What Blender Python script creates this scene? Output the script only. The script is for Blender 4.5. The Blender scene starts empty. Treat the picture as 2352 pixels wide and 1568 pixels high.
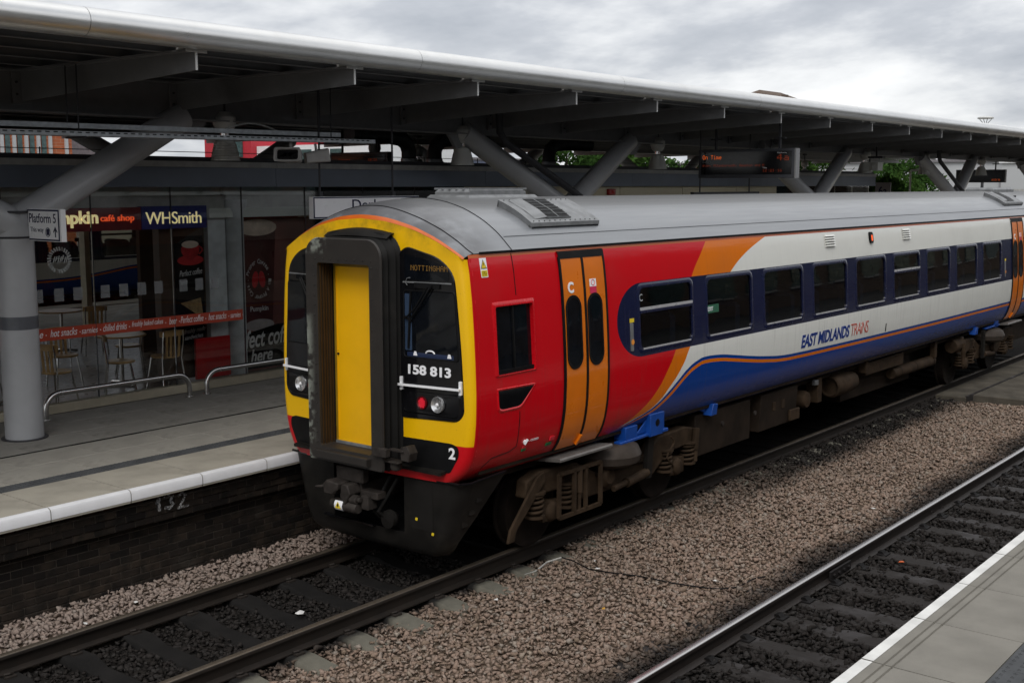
import bpy, bmesh, math, random
import numpy as np
from mathutils import Vector, Matrix
random.seed(7); RNG = np.random.default_rng(7)
SC = bpy.context.scene
COL = SC.collection
# ------------------------------------------------------------------ camera
cam = bpy.data.cameras.new('camera'); cam_o = bpy.data.objects.new('camera', cam); COL.objects.link(cam_o)
cam.sensor_width = 36.0; cam.lens = 2700 / 2352 * 36.0; cam.clip_start = 0.1; cam.clip_end = 3000
def set_camera():
    Y = Vector((2187, 359, 2700)).normalized()              # track direction seen from the camera (right, up, forward)
    Z = Vector((0, Y.z, -Y.y)).normalized()
    X = Z.cross(Y)
    if X.x < 0: X = -X
    M = Matrix((X, Y, Z))                                   # world = M @ camera axes
    r, u, b = M @ Vector((1, 0, 0)), M @ Vector((0, 1, 0)), -(M @ Vector((0, 0, 1)))
    m = Matrix((r, u, b)).transposed().to_4x4()
    m.translation = Vector((8.349, 0.0, 3.8406))
    cam_o.matrix_world = m
set_camera(); SC.camera = cam_o
# ------------------------------------------------------------------ sky and sun
SUN_EL, SUN_AZ = math.radians(46), math.radians(148)         # azimuth from +Y towards +X
wd = bpy.data.worlds.new('World'); SC.world = wd; wd.use_nodes = True
nt = wd.node_tree; nt.nodes.clear(); nn = nt.nodes.new; lk = nt.links.new
def wmath(op, a, b=None):
    n = nn('ShaderNodeMath'); n.operation = op
    for i, v in enumerate((a, b)):
        if v is None: continue
        if isinstance(v, (int, float)): n.inputs[i].default_value = v
        else: lk(v, n.inputs[i])
    return n.outputs[0]
tc = nn('ShaderNodeTexCoord'); sep = nn('ShaderNodeSeparateXYZ'); lk(tc.outputs['Generated'], sep.inputs[0])
zz = wmath('MAXIMUM', sep.outputs[2], 0.0)
den = wmath('ADD', zz, 0.24)
cmb = nn('ShaderNodeCombineXYZ'); lk(wmath('DIVIDE', sep.outputs[0], den), cmb.inputs[0]); lk(wmath('DIVIDE', sep.outputs[1], den), cmb.inputs[1])
n1 = nn('ShaderNodeTexNoise'); n1.inputs['Scale'].default_value = 0.8; n1.inputs['Detail'].default_value = 7; n1.inputs['Roughness'].default_value = 0.58
n1.inputs['Distortion'].default_value = 0.1
mp = nn('ShaderNodeMapping'); mp.inputs['Location'].default_value = (3.1, 1.4, 0); mp.inputs['Rotation'].default_value = (0, 0, 0.5); mp.inputs['Scale'].default_value = (1.0, 1.05, 1)
lk(cmb.outputs[0], mp.inputs[0]); lk(mp.outputs[0], n1.inputs['Vector'])
rp = nn('ShaderNodeValToRGB'); lk(n1.outputs['Fac'], rp.inputs[0])
e = rp.color_ramp.elements
e[0].position = 0.35; e[0].color = (0.36, 0.385, 0.43, 1); e[1].position = 0.66; e[1].color = (1.0, 1.0, 1.0, 1)
for p, col in ((0.44, (0.50, 0.52, 0.56, 1)), (0.52, (0.75, 0.76, 0.775, 1))):
    k = e.new(p); k.color = col
lum = wmath('ADD', wmath('MULTIPLY', zz, 0.35), 0.92)       # overcast: a little brighter towards the zenith
cs = nn('ShaderNodeVectorMath'); cs.operation = 'SCALE'; lk(rp.outputs[0], cs.inputs[0]); lk(lum, cs.inputs['Scale'])
sky = nn('ShaderNodeTexSky'); sky.sky_type = 'NISHITA'; sky.sun_disc = False
sky.sun_elevation = SUN_EL; sky.sun_rotation = SUN_AZ
bg1 = nn('ShaderNodeBackground'); bg1.inputs['Strength'].default_value = 0.08; lk(sky.outputs[0], bg1.inputs[0])
bg2 = nn('ShaderNodeBackground'); bg2.inputs['Strength'].default_value = 1.06; lk(cs.outputs[0], bg2.inputs[0])
mx = nn('ShaderNodeMixShader'); mx.inputs[0].default_value = 0.93                       # cloud cover
lk(bg1.outputs[0], mx.inputs[1]); lk(bg2.outputs[0], mx.inputs[2])
wo = nn('ShaderNodeOutputWorld'); lk(mx.outputs[0], wo.inputs[0])
sl = bpy.data.lights.new('sun', 'SUN'); sl.energy = 1.25; sl.angle = math.radians(28); sl.color = (1.0, 0.97, 0.92)
so = bpy.data.objects.new('sun', sl); COL.objects.link(so)
sd = Vector((math.cos(SUN_EL) * math.sin(SUN_AZ), math.cos(SUN_EL) * math.cos(SUN_AZ), math.sin(SUN_EL)))
so.rotation_euler = sd.to_track_quat('Z', 'Y').to_euler(); so.location = (0, 0, 30)
vs = SC.view_settings; vs.view_transform = 'Standard'; vs.look = 'None'; vs.exposure = 0.28; vs.gamma = 1.0; vs.use_curve_mapping = False
try:
    SC.cycles.max_bounces = 7; SC.cycles.transparent_max_bounces = 12; SC.cycles.use_denoising = True
    SC.cycles.caustics_reflective = False; SC.cycles.caustics_refractive = False
except Exception: pass
# ------------------------------------------------------------------ material helpers
class NT:
    def __init__(s, name):
        s.m = bpy.data.materials.new(name); s.m.use_nodes = True; s.t = s.m.node_tree
        s.t.nodes.clear(); s.out = s.t.nodes.new('ShaderNodeOutputMaterial')
    def n(s, t, **kw):
        x = s.t.nodes.new(t)
        for k, v in kw.items(): setattr(x, k, v)
        return x
    def l(s, a, b): s.t.links.new(a, b)
    def put(s, sock, v):
        if isinstance(v, (int, float)): sock.default_value = v
        elif isinstance(v, (tuple, list)): sock.default_value = tuple(v) + ((1,) if len(v) == 3 and len(sock.default_value) == 4 else ())
        else: s.l(v, sock)
    def math(s, op, a, b=0.0, c=None):
        x = s.n('ShaderNodeMath', operation=op); s.put(x.inputs[0], a); s.put(x.inputs[1], b)
        if c is not None: s.put(x.inputs[2], c)
        return x.outputs[0]
    def mix(s, f, a, b, mode='MIX'):
        x = s.n('ShaderNodeMix', data_type='RGBA', blend_type=mode); s.put(x.inputs[0], f); s.put(x.inputs[6], a); s.put(x.inputs[7], b)
        return x.outputs[2]
    def noise(s, scale, detail=4, vec=None, rough=0.55):
        x = s.n('ShaderNodeTexNoise'); x.inputs['Scale'].default_value = scale; x.inputs['Detail'].default_value = detail; x.inputs['Roughness'].default_value = rough
        s.l(vec if vec is not None else s.coord(), x.inputs['Vector']); return x.outputs['Fac']
    def coord(s):
        if not hasattr(s, '_c'): s._c = s.n('ShaderNodeTexCoord').outputs['Object']
        return s._c
    def pos(s):
        if not hasattr(s, '_p'): s._p = s.n('ShaderNodeNewGeometry').outputs['Position']
        return s._p
    def xyz(s, v):
        x = s.n('ShaderNodeSeparateXYZ'); s.l(v, x.inputs[0]); return x.outputs
    def step(s, v, a, b):                                       # smooth 0..1 from a to b
        x = s.n('ShaderNodeMapRange', interpolation_type='SMOOTHSTEP'); s.put(x.inputs[0], v); s.put(x.inputs[1], a); s.put(x.inputs[2], b); return x.outputs[0]
    def curve(s, v, pts, lo, hi, zlo, zhi):
        r = s.n('ShaderNodeMapRange'); s.put(r.inputs[0], v); r.inputs[1].default_value = lo; r.inputs[2].default_value = hi
        c = s.n('ShaderNodeFloatCurve'); s.l(r.outputs[0], c.inputs['Value']); cv = c.mapping.curves[0]
        P = [((a - lo) / (hi - lo), (b - zlo) / (zhi - zlo)) for a, b in pts]
        cv.points[0].location = P[0]; cv.points[1].location = P[-1]
        for q in P[1:-1]: cv.points.new(*q)
        for q in cv.points: q.handle_type = 'AUTO_CLAMPED'
        c.mapping.extend = 'HORIZONTAL'; c.mapping.update()
        return s.math('MULTIPLY_ADD', c.outputs[0], zhi - zlo, zlo)
    def bsdf(s, base, rough=.5, metal=0, coat=0, spec=None, bump=None, bs=.3, bd=.01, emit=None, es=0):
        if spec is None: spec = .1 if isinstance(rough, float) and rough >= .6 else .45
        b = s.n('ShaderNodeBsdfPrincipled'); s.put(b.inputs['Base Color'], base); s.put(b.inputs['Roughness'], rough); s.put(b.inputs['Metallic'], metal)
        s.put(b.inputs['Coat Weight'], coat); b.inputs['Coat Roughness'].default_value = .06; s.put(b.inputs['Specular IOR Level'], spec)
        if emit is not None: s.put(b.inputs['Emission Color'], emit); b.inputs['Emission Strength'].default_value = es
        if bump is not None:
            k = s.n('ShaderNodeBump'); k.inputs['Strength'].default_value = bs; k.inputs['Distance'].default_value = bd; s.l(bump, k.inputs['Height']); s.l(k.outputs[0], b.inputs['Normal'])
        s.l(b.outputs[0], s.out.inputs[0]); return s.m
def pm(name, col, rough=.5, metal=0, coat=0, var=.12, vs=6, bump=0, bsc=60, dirt=0, dcol=(.05, .045, .04), spec=None, rvar=.1, tint=None):
    if spec is None: spec = .12 if rough >= .55 or (max(col) < .06 and not metal and rough > .3) else .45
    t = NT(name); f = t.noise(vs, 5)
    d = tuple(c * (1 - var) for c in col); l_ = tuple(min(1, c * (1 + var)) for c in col)
    if tint: l_ = tint
    c = t.mix(t.step(f, .3, .7), d, l_)
    if dirt:
        g = t.step(t.noise(vs * .37 + .7, 7, rough=.7), .62 - .3 * dirt, .95 - .25 * dirt); c = t.mix(t.math('MULTIPLY', g, min(1, dirt * 1.4)), c, dcol)
    r = t.math('MULTIPLY_ADD', t.noise(vs * 2.3, 3), rvar * 2, max(.02, rough - rvar))
    return t.bsdf(c, r, metal, coat, spec, t.noise(bsc, 4) if bump else None, bump)
def glass(name, tint, gl=1.0, rough=.02):
    t = NT(name); a = t.n('ShaderNodeBsdfTransparent'); a.inputs[0].default_value = tint + (1,)
    g = t.n('ShaderNodeBsdfGlossy'); g.inputs[0].default_value = (gl, gl, gl, 1); g.inputs[1].default_value = rough
    fr = t.n('ShaderNodeFresnel'); fr.inputs[0].default_value = 1.5
    m = t.n('ShaderNodeMixShader'); t.l(fr.outputs[0], m.inputs[0]); t.l(a.outputs[0], m.inputs[1]); t.l(g.outputs[0], m.inputs[2]); t.l(m.outputs[0], t.out.inputs[0])
    return t.m
def glow(name, col, s):
    t = NT(name); return t.bsdf((.01, .01, .01), .5, emit=col, es=s)
# ------------------------------------------------------------------ mesh helpers
class MB:
    def __init__(s): s.v = []; s.f = []; s.mi = []
    def add(s, vs_, fs, m=0):
        o = len(s.v); s.v += [tuple(p) for p in vs_]; s.f += [tuple(i + o for i in f) for f in fs]; s.mi += [m] * len(fs); return s
    def box(s, x0, x1, y0, y1, z0, z1, m=0):
        return s.add([(x0, y0, z0), (x1, y0, z0), (x1, y1, z0), (x0, y1, z0), (x0, y0, z1), (x1, y0, z1), (x1, y1, z1), (x0, y1, z1)],
                     [(0, 3, 2, 1), (4, 5, 6, 7), (0, 1, 5, 4), (1, 2, 6, 5), (2, 3, 7, 6), (3, 0, 4, 7)], m)
    def cbox(s, x0, x1, y0, y1, z0, z1, c=.01, m=0):            # box with chamfered top edges
        P = [(x0, y0, z0), (x1, y0, z0), (x1, y1, z0), (x0, y1, z0), (x0, y0, z1 - c), (x1, y0, z1 - c), (x1, y1, z1 - c), (x0, y1, z1 - c),
             (x0 + c, y0 + c, z1), (x1 - c, y0 + c, z1), (x1 - c, y1 - c, z1), (x0 + c, y1 - c, z1)]
        return s.add(P, [(0, 1, 5, 4), (1, 2, 6, 5), (2, 3, 7, 6), (3, 0, 4, 7), (4, 5, 9, 8), (5, 6, 10, 9), (6, 7, 11, 10), (7, 4, 8, 11), (8, 9, 10, 11)], m)
    def bar(s, a, b, w, h, up=(0, 0, 1), m=0):
        a, b = Vector(a), Vector(b); d = (b - a).normalized(); u = Vector(up)
        if abs(d.dot(u)) > .98: u = Vector((1, 0, 0))
        r = d.cross(u).normalized() * w / 2; q = r.cross(d).normalized() * h / 2
        P = [a - r - q, a + r - q, a + r + q, a - r + q, b - r - q, b + r - q, b + r + q, b - r + q]
        return s.add(P, [(0, 1, 2, 3), (7, 6, 5, 4), (0, 4, 5, 1), (1, 5, 6, 2), (2, 6, 7, 3), (3, 7, 4, 0)], m)
    def tube(s, pts, r, n=10, cap=True, m=0):
        pts = [Vector(p) for p in pts]; N = len(pts); rs = r if isinstance(r, (list, tuple)) else [r] * N
        base = len(s.v); prev = None; ring = []
        for i, p in enumerate(pts):
            d = (pts[min(i + 1, N - 1)] - pts[max(i - 1, 0)]).normalized()
            if prev is None: u = Vector((0, 0, 1)) if abs(d.z) < .9 else Vector((1, 0, 0))
            else: u = prev
            u = (u - d * u.dot(d)).normalized(); prev = u; w = d.cross(u)
            ring += [p + (u * math.cos(2 * math.pi * k / n) + w * math.sin(2 * math.pi * k / n)) * rs[i] for k in range(n)]
        fs = [(i * n + k, i * n + (k + 1) % n, (i + 1) * n + (k + 1) % n, (i + 1) * n + k) for i in range(N - 1) for k in range(n)]
        if cap: fs += [tuple(range(n - 1, -1, -1)), tuple((N - 1) * n + k for k in range(n))]
        return s.add(ring, fs, m)
    def lathe(s, prof, o, axis='z', n=20, m=0):                 # prof: (radius, height along the axis)
        P = []
        for r, h in prof:
            for k in range(n):
                a = 2 * math.pi * k / n; x, y = r * math.cos(a), r * math.sin(a)
                P.append({'z': (o[0] + x, o[1] + y, o[2] + h), 'x': (o[0] + h, o[1] + x, o[2] + y), 'y': (o[0] + x, o[1] + h, o[2] + y)}[axis])
        return s.add(P, [(i * n + k, i * n + (k + 1) % n, (i + 1) * n + (k + 1) % n, (i + 1) * n + k) for i in range(len(prof) - 1) for k in range(n)], m)
    def prism(s, poly, ax, a, b, m=0):                          # poly in the two other axes, in x,y,z order
        def q(p, h): return {'x': (h, p[0], p[1]), 'y': (p[0], h, p[1]), 'z': (p[0], p[1], h)}[ax]
        n = len(poly)
        return s.add([q(p, a) for p in poly] + [q(p, b) for p in poly], [tuple(range(n - 1, -1, -1)), tuple(range(n, 2 * n))] + [(i, (i + 1) % n, n + (i + 1) % n, n + i) for i in range(n)], m)
    def grid(s, G, m=0, skip=None, mf=None):
        R, C = len(G), len(G[0]); fs = []; ms = []
        for i in range(R - 1):
            for j in range(C - 1):
                if skip and skip(i, j): continue
                fs.append((i * C + j, i * C + j + 1, (i + 1) * C + j + 1, (i + 1) * C + j)); ms.append(mf(i, j) if mf else m)
        o = len(s.v); s.v += [tuple(p) for row in G for p in row]; s.f += [tuple(k + o for k in f) for f in fs]; s.mi += ms; return s
    def loops(s, L, close=True, cap0=False, cap1=False, m=0):   # a list of outlines with the same count, joined in order
        n = len(L[0]); P = [p for l in L for p in l]
        fs = [(i * n + k, i * n + (k + 1) % n, (i + 1) * n + (k + 1) % n, (i + 1) * n + k) for i in range(len(L) - 1) for k in range(n if close else n - 1)]
        if cap0: fs.append(tuple(range(n - 1, -1, -1)))
        if cap1: fs.append(tuple((len(L) - 1) * n + k for k in range(n)))
        return s.add(P, fs, m)
    def patch(s, out, mapf, rings=4, m=0):                      # filled outline laid on a curved surface
        cx = sum(p[0] for p in out) / len(out); cy = sum(p[1] for p in out) / len(out); L = []
        for k in range(rings, 0, -1):
            t = k / rings; L.append([mapf(cx + (p[0] - cx) * t, cy + (p[1] - cy) * t) for p in out])
        s.loops(L, m=m); n = len(out); c = len(s.v); s.v.append(tuple(mapf(cx, cy))); b = c - n
        for k in range(n): s.f.append((b + k, b + (k + 1) % n, c)); s.mi.append(m)
        return s
    def mesh(s, name, mats, origin=(0, 0, 0), ang=35):
        me = bpy.data.meshes.new(name); ox, oy, oz = origin
        me.from_pydata([(x - ox, y - oy, z - oz) for x, y, z in s.v], [], s.f)
        for m_ in (mats if isinstance(mats, (list, tuple)) else [mats]): me.materials.append(m_)
        if any(s.mi): me.polygons.foreach_set('material_index', s.mi)
        me.polygons.foreach_set('use_smooth', [True] * len(me.polygons))
        me.update(); me.set_sharp_from_angle(angle=math.radians(ang)); return me
    def build(s, name, mats, parent=None, origin=None, ang=35, bev=0):
        o = origin if origin is not None else (world_loc(parent) if parent else (0, 0, 0))
        ob = bpy.data.objects.new(name, s.mesh(name, mats, o, ang)); COL.objects.link(ob)
        if parent: ob.parent = parent
        elif origin is not None: ob.location = origin
        if bev:
            b = ob.modifiers.new('bevel', 'BEVEL'); b.width = bev; b.segments = 2; b.limit_method = 'ANGLE'; b.angle_limit = math.radians(40)
        return ob
def world_loc(o):
    p = Vector((0, 0, 0))
    while o is not None: p = p + o.location; o = o.parent
    return tuple(p)
def tag(o, label, cat, group=None, kind=None):
    if label: o['label'] = label
    if cat: o['category'] = cat
    if group: o['group'] = group
    if kind: o['kind'] = kind
    return o
def struct(o): o['kind'] = 'structure'; return o
def empty(name, loc, label, cat, group=None):
    o = bpy.data.objects.new(name, None); o.location = loc; o.empty_display_size = .2; COL.objects.link(o); return tag(o, label, cat, group)
def child(name, mesh, parent, loc=(0, 0, 0), rz=0):
    o = bpy.data.objects.new(name, mesh); o.location = loc; o.rotation_euler[2] = rz; o.parent = parent; COL.objects.link(o); return o
def copy_tree(o, parent=None):
    c = o.copy(); COL.objects.link(c); c.parent = parent
    for ch in o.children: copy_tree(ch, c)
    return c
def rr(a0, a1, b0, b1, r, n=6):                                 # rounded rectangle outline; r = one radius or four (from bottom left, counter-clockwise)
    rs = [r] * 4 if isinstance(r, (int, float)) else r; P = []
    for (cx, cy, a), q in zip(((a0, b0, math.pi), (a1, b0, 1.5 * math.pi), (a1, b1, 0), (a0, b1, .5 * math.pi)), rs):
        ox = cx + q * (1 if cx == a0 else -1); oy = cy + q * (1 if cy == b0 else -1)
        P += [(ox + q * math.cos(a + k / n * math.pi / 2), oy + q * math.sin(a + k / n * math.pi / 2)) for k in range(n + 1)]
    return P
def smooth_poly(P, r, n=5):                                     # any convex outline with rounded corners
    out = []; N = len(P); rs = r if isinstance(r, (list, tuple)) else [r] * N
    for i in range(N):
        p, a, b = Vector(P[i]), Vector(P[i - 1]), Vector(P[(i + 1) % N]); q = rs[i]
        u = (a - p); v = (b - p); q = min(q, u.length * .48, v.length * .48); s0 = p + u.normalized() * q; s1 = p + v.normalized() * q
        for k in range(n + 1):
            t = k / n; out.append(tuple(s0 * (1 - t) ** 2 + p * 2 * t * (1 - t) + s1 * t * t))
    return out
def text(name, s, box, mapf, mat, parent, bold=0, shear=0, depth=.002, keep=False, sp=1.0):
    cu = bpy.data.curves.new('txt', 'FONT'); cu.body = s; cu.offset = bold; cu.shear = shear; cu.extrude = .5; cu.resolution_u = 4; cu.space_character = sp
    o = bpy.data.objects.new('txt', cu); me = bpy.data.meshes.new_from_object(o); bpy.data.objects.remove(o)
    V = np.empty(len(me.vertices) * 3); me.vertices.foreach_get('co', V); V = V.reshape(-1, 3)
    lo, hi = V.min(0), V.max(0); u0, u1, v0, v1 = box
    sy = (v1 - v0) / (hi[1] - lo[1]); sx = sy if keep else (u1 - u0) / (hi[0] - lo[0])
    og = world_loc(parent) if parent else (0, 0, 0)
    W = []
    for x, y, z in V:
        p = mapf(u0 + (x - lo[0]) * sx, v0 + (y - lo[1]) * sy, depth if z > 0 else -.001); W += [p[0] - og[0], p[1] - og[1], p[2] - og[2]]
    me.vertices.foreach_set('co', W); me.materials.clear(); me.materials.append(mat); me.update()
    ob = bpy.data.objects.new(name, me); COL.objects.link(ob); ob.parent = parent; return ob
FONT57 = {'A': '.###.|#...#|#...#|#####|#...#|#...#|#...#', 'G': '.###.|#...#|#....|#.###|#...#|#...#|.###.', 'H': '#...#|#...#|#...#|#####|#...#|#...#|#...#', 'I': '.###.|..#..|..#..|..#..|..#..|..#..|.###.',
 'M': '#...#|##.##|#.#.#|#.#.#|#...#|#...#|#...#', 'N': '#...#|##..#|#.#.#|#..##|#...#|#...#|#...#', 'O': '.###.|#...#|#...#|#...#|#...#|#...#|.###.', 'T': '#####|..#..|..#..|..#..|..#..|..#..|..#..',
 'B': '####.|#...#|#...#|####.|#...#|#...#|####.', 'E': '#####|#....|#....|####.|#....|#....|#####', 'n': '.....|.....|####.|#...#|#...#|#...#|#...#', 'i': '..#..|.....|.##..|..#..|..#..|..#..|.###.', 'm': '.....|.....|##.#.|#.#.#|#.#.#|#.#.#|#.#.#',
 'e': '.....|.....|.###.|#...#|#####|#....|.###.', 'a': '.....|.....|.###.|....#|.####|#...#|.####', 's': '.....|.....|.####|#....|.###.|....#|####.', 't': '.#...|.#...|###..|.#...|.#...|.#..#|..##.', 'o': '.....|.....|.###.|#...#|#...#|#...#|.###.',
 'b': '#....|#....|####.|#...#|#...#|#...#|####.', 'r': '.....|.....|#.##.|##..#|#....|#....|#....', 'u': '.....|.....|#...#|#...#|#...#|#..##|.##.#', 'g': '.....|.####|#...#|#...#|.####|....#|.###.', 'h': '#....|#....|####.|#...#|#...#|#...#|#...#',
 'd': '....#|....#|.####|#...#|#...#|#...#|.####', 'x': '.....|.....|#...#|.#.#.|..#..|.#.#.|#...#', 'p': '.....|####.|#...#|#...#|####.|#....|#....', 'v': '.....|.....|#...#|#...#|#...#|.#.#.|..#..', ',': '.....|.....|.....|.....|.##..|..#..|.#...',
 '1': '..#..|.##..|..#..|..#..|..#..|..#..|.###.', '2': '.###.|#...#|....#|..##.|.#...|#....|#####', '4': '...#.|..##.|.#.#.|#..#.|#####|...#.|...#.', '6': '..##.|.#...|#....|####.|#...#|#...#|.###.', ':': '.....|..#..|.....|.....|.....|..#..|.....', ' ': '.....|' * 6 + '.....'}
def led(name, s, box, mapf, mat, parent, fill=.78):
    u0, u1, v0, v1 = box; n = len(s) * 6 - 1; du = (u1 - u0) / n; dv = (v1 - v0) / 7; mb = MB()
    for k, ch in enumerate(s):
        for r, row in enumerate(FONT57[ch].split('|')):
            for q, c in enumerate(row):
                if c != '#': continue
                a = u0 + (k * 6 + q) * du; b = v1 - (r + 1) * dv
                mb.add([mapf(a, b, .002), mapf(a + du * fill, b, .002), mapf(a + du * fill, b + dv * fill, .002), mapf(a, b + dv * fill, .002)], [(0, 1, 2, 3)])
    return mb.build(name, mat, parent)
fx = lambda X: (lambda u, v, w: (X + w, u, v))                  # on a plane facing +x: u along the track
fy = lambda Y: (lambda u, v, w: (u, Y - w, v))                  # on a plane facing -y
# ------------------------------------------------------------------ materials
M = {}
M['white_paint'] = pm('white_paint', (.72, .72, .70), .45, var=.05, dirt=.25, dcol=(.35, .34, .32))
M['grey_steel'] = pm('painted_grey_steel', (.20, .20, .205), .42, var=.06, dirt=.15, dcol=(.2, .19, .18))
M['col_grey'] = pm('column_grey_paint', (.40, .405, .42), .36, coat=.12, var=.05, vs=3, dirt=.2, dcol=(.25, .24, .23))
M['dark_steel'] = pm('dark_steel', (.05, .05, .055), .45)
M['black'] = pm('black_rubber', (.007, .007, .0075), .5, var=.2)
M['black_gloss'] = pm('black_gloss_panel', (.006, .006, .007), .12, var=.2, rvar=.03)
M['galv'] = pm('galvanised_steel', (.36, .38, .40), .42, metal=.6, var=.15, vs=14)
M['stainless'] = pm('stainless_tube', (.62, .61, .6), .25, metal=1, var=.06, rvar=.06)
M['alu'] = pm('aluminium_tube', (.74, .74, .73), .33, metal=.8, var=.04, vs=2, dirt=.25, dcol=(.42, .4, .36))
M['deck'] = pm('soffit_sheet', (.10, .10, .105), .6, var=.08)
M['fascia'] = pm('blue_grey_fascia', (.13, .155, .20), .4, var=.06, vs=2)
M['trim'] = pm('grey_trim', (.34, .34, .33), .5)
M['pale'] = pm('pale_green_grey_panel', (.76, .80, .75), .45, var=.04, vs=2)
M['cream'] = pm('cream_panel', (.62, .56, .40), .5, var=.05, vs=2, dirt=.1, dcol=(.4, .36, .28))
M['beige'] = pm('beige_skirting', (.52, .47, .36), .55, var=.08, dirt=.3, dcol=(.25, .23, .2))
M['sign_white'] = pm('sign_white', (.86, .86, .88), .3, var=.02)
M['sign_navy'] = pm('sign_navy_lettering', (.012, .014, .05), .4)
M['shop_glass'] = glass('shop_glass', (.97, .98, .975), .42)
M['floor_tile'] = pm('cafe_floor', (.20, .145, .115), .3, var=.25, vs=3)
M['wood'] = pm('beech_wood', (.55, .34, .14), .35, var=.15, vs=9)
M['darkwood'] = pm('dark_brown_panel', (.085, .05, .033), .4)
M['chrome'] = pm('chrome', (.7, .7, .7), .15, metal=1, rvar=.04)
M['led_orange'] = glow('led_orange', (1.0, .16, .02), .6)
M['led_dim'] = glow('led_dim_red', (1.0, .12, .02), .12)
M['led_amber'] = glow('led_amber', (1.0, .5, .06), .2)
M['concrete'] = pm('sleeper_concrete', (.26, .245, .22), .85, var=.2, vs=5, bump=.3, bsc=90, dirt=.35, dcol=(.05, .045, .04))
M['horizon_ground'] = pm('distant_ground', (.13, .12, .10), .9, var=.25, vs=.3)
# ------------------------------------------------------------------ ground
g = struct(MB().add([(-1500, -300, -.34), (1500, -300, -.34), (1500, 2500, -.34), (-1500, 2500, -.34)], [(0, 1, 2, 3)]).build('ground', M['horizon_ground']))
def soot(t):                                                    # oil and brake dust along the running lines, by position on the ground
    x, y, z = t.xyz(t.pos()); w = t.math('MULTIPLY_ADD', t.noise(1.1, 5, t.pos()), .7, -.35)
    w2 = t.math('MULTIPLY_ADD', t.noise(6, 3, t.pos()), .22, -.11)
    xw = t.math('ADD', t.math('ADD', x, w), w2)
    a = t.math('MULTIPLY', t.step(x, -.95, -.72), t.math('SUBTRACT', 1, t.step(xw, .78, 1.08)))
    far = t.math('MULTIPLY', t.step(y, 11, 16), t.math('MULTIPLY', t.step(x, -.95, -.72), t.math('SUBTRACT', 1, t.step(xw, 1.15, 1.75))))
    b = t.step(xw, 2.85, 3.45)
    return t.math('MAXIMUM', t.math('MAXIMUM', a, far), b)
t = NT('ballast_stone'); gn = t.n('ShaderNodeNewGeometry')
rp_ = t.n('ShaderNodeValToRGB'); t.l(gn.outputs['Random Per Island'], rp_.inputs[0]); el = rp_.color_ramp.elements
el[0].position = 0; el[0].color = (.21, .155, .112, 1); el[1].position = 1; el[1].color = (.36, .285, .22, 1)
for p, c in ((.2, (.265, .188, .145, 1)), (.45, (.315, .225, .175, 1)), (.62, (.25, .192, .155, 1)), (.8, (.335, .248, .198, 1)), (.93, (.31, .268, .228, 1))): el.new(p).color = c
bx_, by_, bz_ = t.xyz(t.pos())
pink = t.math('SUBTRACT', 1, t.step(bx_, -1.0, -.8))
base = t.mix(pink, rp_.outputs[0], t.mix(.55, rp_.outputs[0], (.34, .28, .255)))
base = t.mix(t.math('MULTIPLY', t.noise(40, 3, t.pos()), .35), base, (.16, .125, .10))
base = t.mix(t.math('MULTIPLY', t.step(t.noise(.55, 4, t.pos()), .45, .75),   .35), base, (.16, .13, .105))
M['stone'] = t.bsdf(t.mix(t.math('MULTIPLY', soot(t), .96), base, t.mix(gn.outputs['Random Per Island'], (.008, .008, .008), (.022, .021, .021))), .8, bump=t.noise(120, 3, t.pos()), bs=.4)
t = NT('ballast_bed'); M['bed'] = t.bsdf(t.mix(t.math('MULTIPLY', soot(t), .95), t.mix(t.noise(25, 4, t.pos()), (.09, .068, .05), (.17, .128, .095)), (.012, .012, .012)), .95, bump=t.noise(22, 6, t.pos()), bs=1, bd=.04)
bed = []
xs_ = [-1.8, -1.2, -.9, -.7, .7, .95, 1.3, 2.2, 3.0, 3.4, 3.7, 5.0, 5.9]
def bedz(x, y):
    z = -.215
    if x < -.85: z = -.20 + .05 * min(1, (-.85 - x) / .5)
    if 1.1 < x < 3.1: z = -.20 + .03 * math.sin((x - 1.1) / 2 * math.pi) + .02 * math.sin(y * 1.3 + x) + .014 * math.sin(y * 3.7 - x * 2.9) * math.sin(x * 4.1 + y)
    if .8 < x < 1.45 and y > 10.3: z = -.172 - .02 * max(0, (x - 1.2) / .25)
    if x > 3.0: z = -.160 if x < 3.6 else -.20
    return z
struct(MB().grid([[(x, y, bedz(x, y) - .02) for x in np.linspace(-1.85, 5.95, 60)] for y in np.linspace(-6, 130, 140)]).build('trackbed', M['bed']))
ICO = []
ph = (1 + 5 ** .5) / 2
for a in (-1, 1):
    for b in (-ph, ph): ICO += [(0, a, b), (a, b, 0), (b, 0, a)]
ICO = np.array(ICO) / np.linalg.norm(ICO[0])
def hull(P):
    bm = bmesh.new()
    for p in P: bm.verts.new(p)
    bm.verts.ensure_lookup_table(); bm.verts.index_update(); r = bmesh.ops.convex_hull(bm, input=bm.verts); bm.faces.ensure_lookup_table()
    F = [[v.index for v in f.verts] for f in bm.faces]; bm.free(); return np.array(F)
CUB = np.array([(a, b, c) for a in (-1, 1) for b in (-1, 1) for c in (-1, 1)]) / 1.5
FI = hull(ICO); FC = hull(CUB + RNG.normal(0, .03, CUB.shape))
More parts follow.
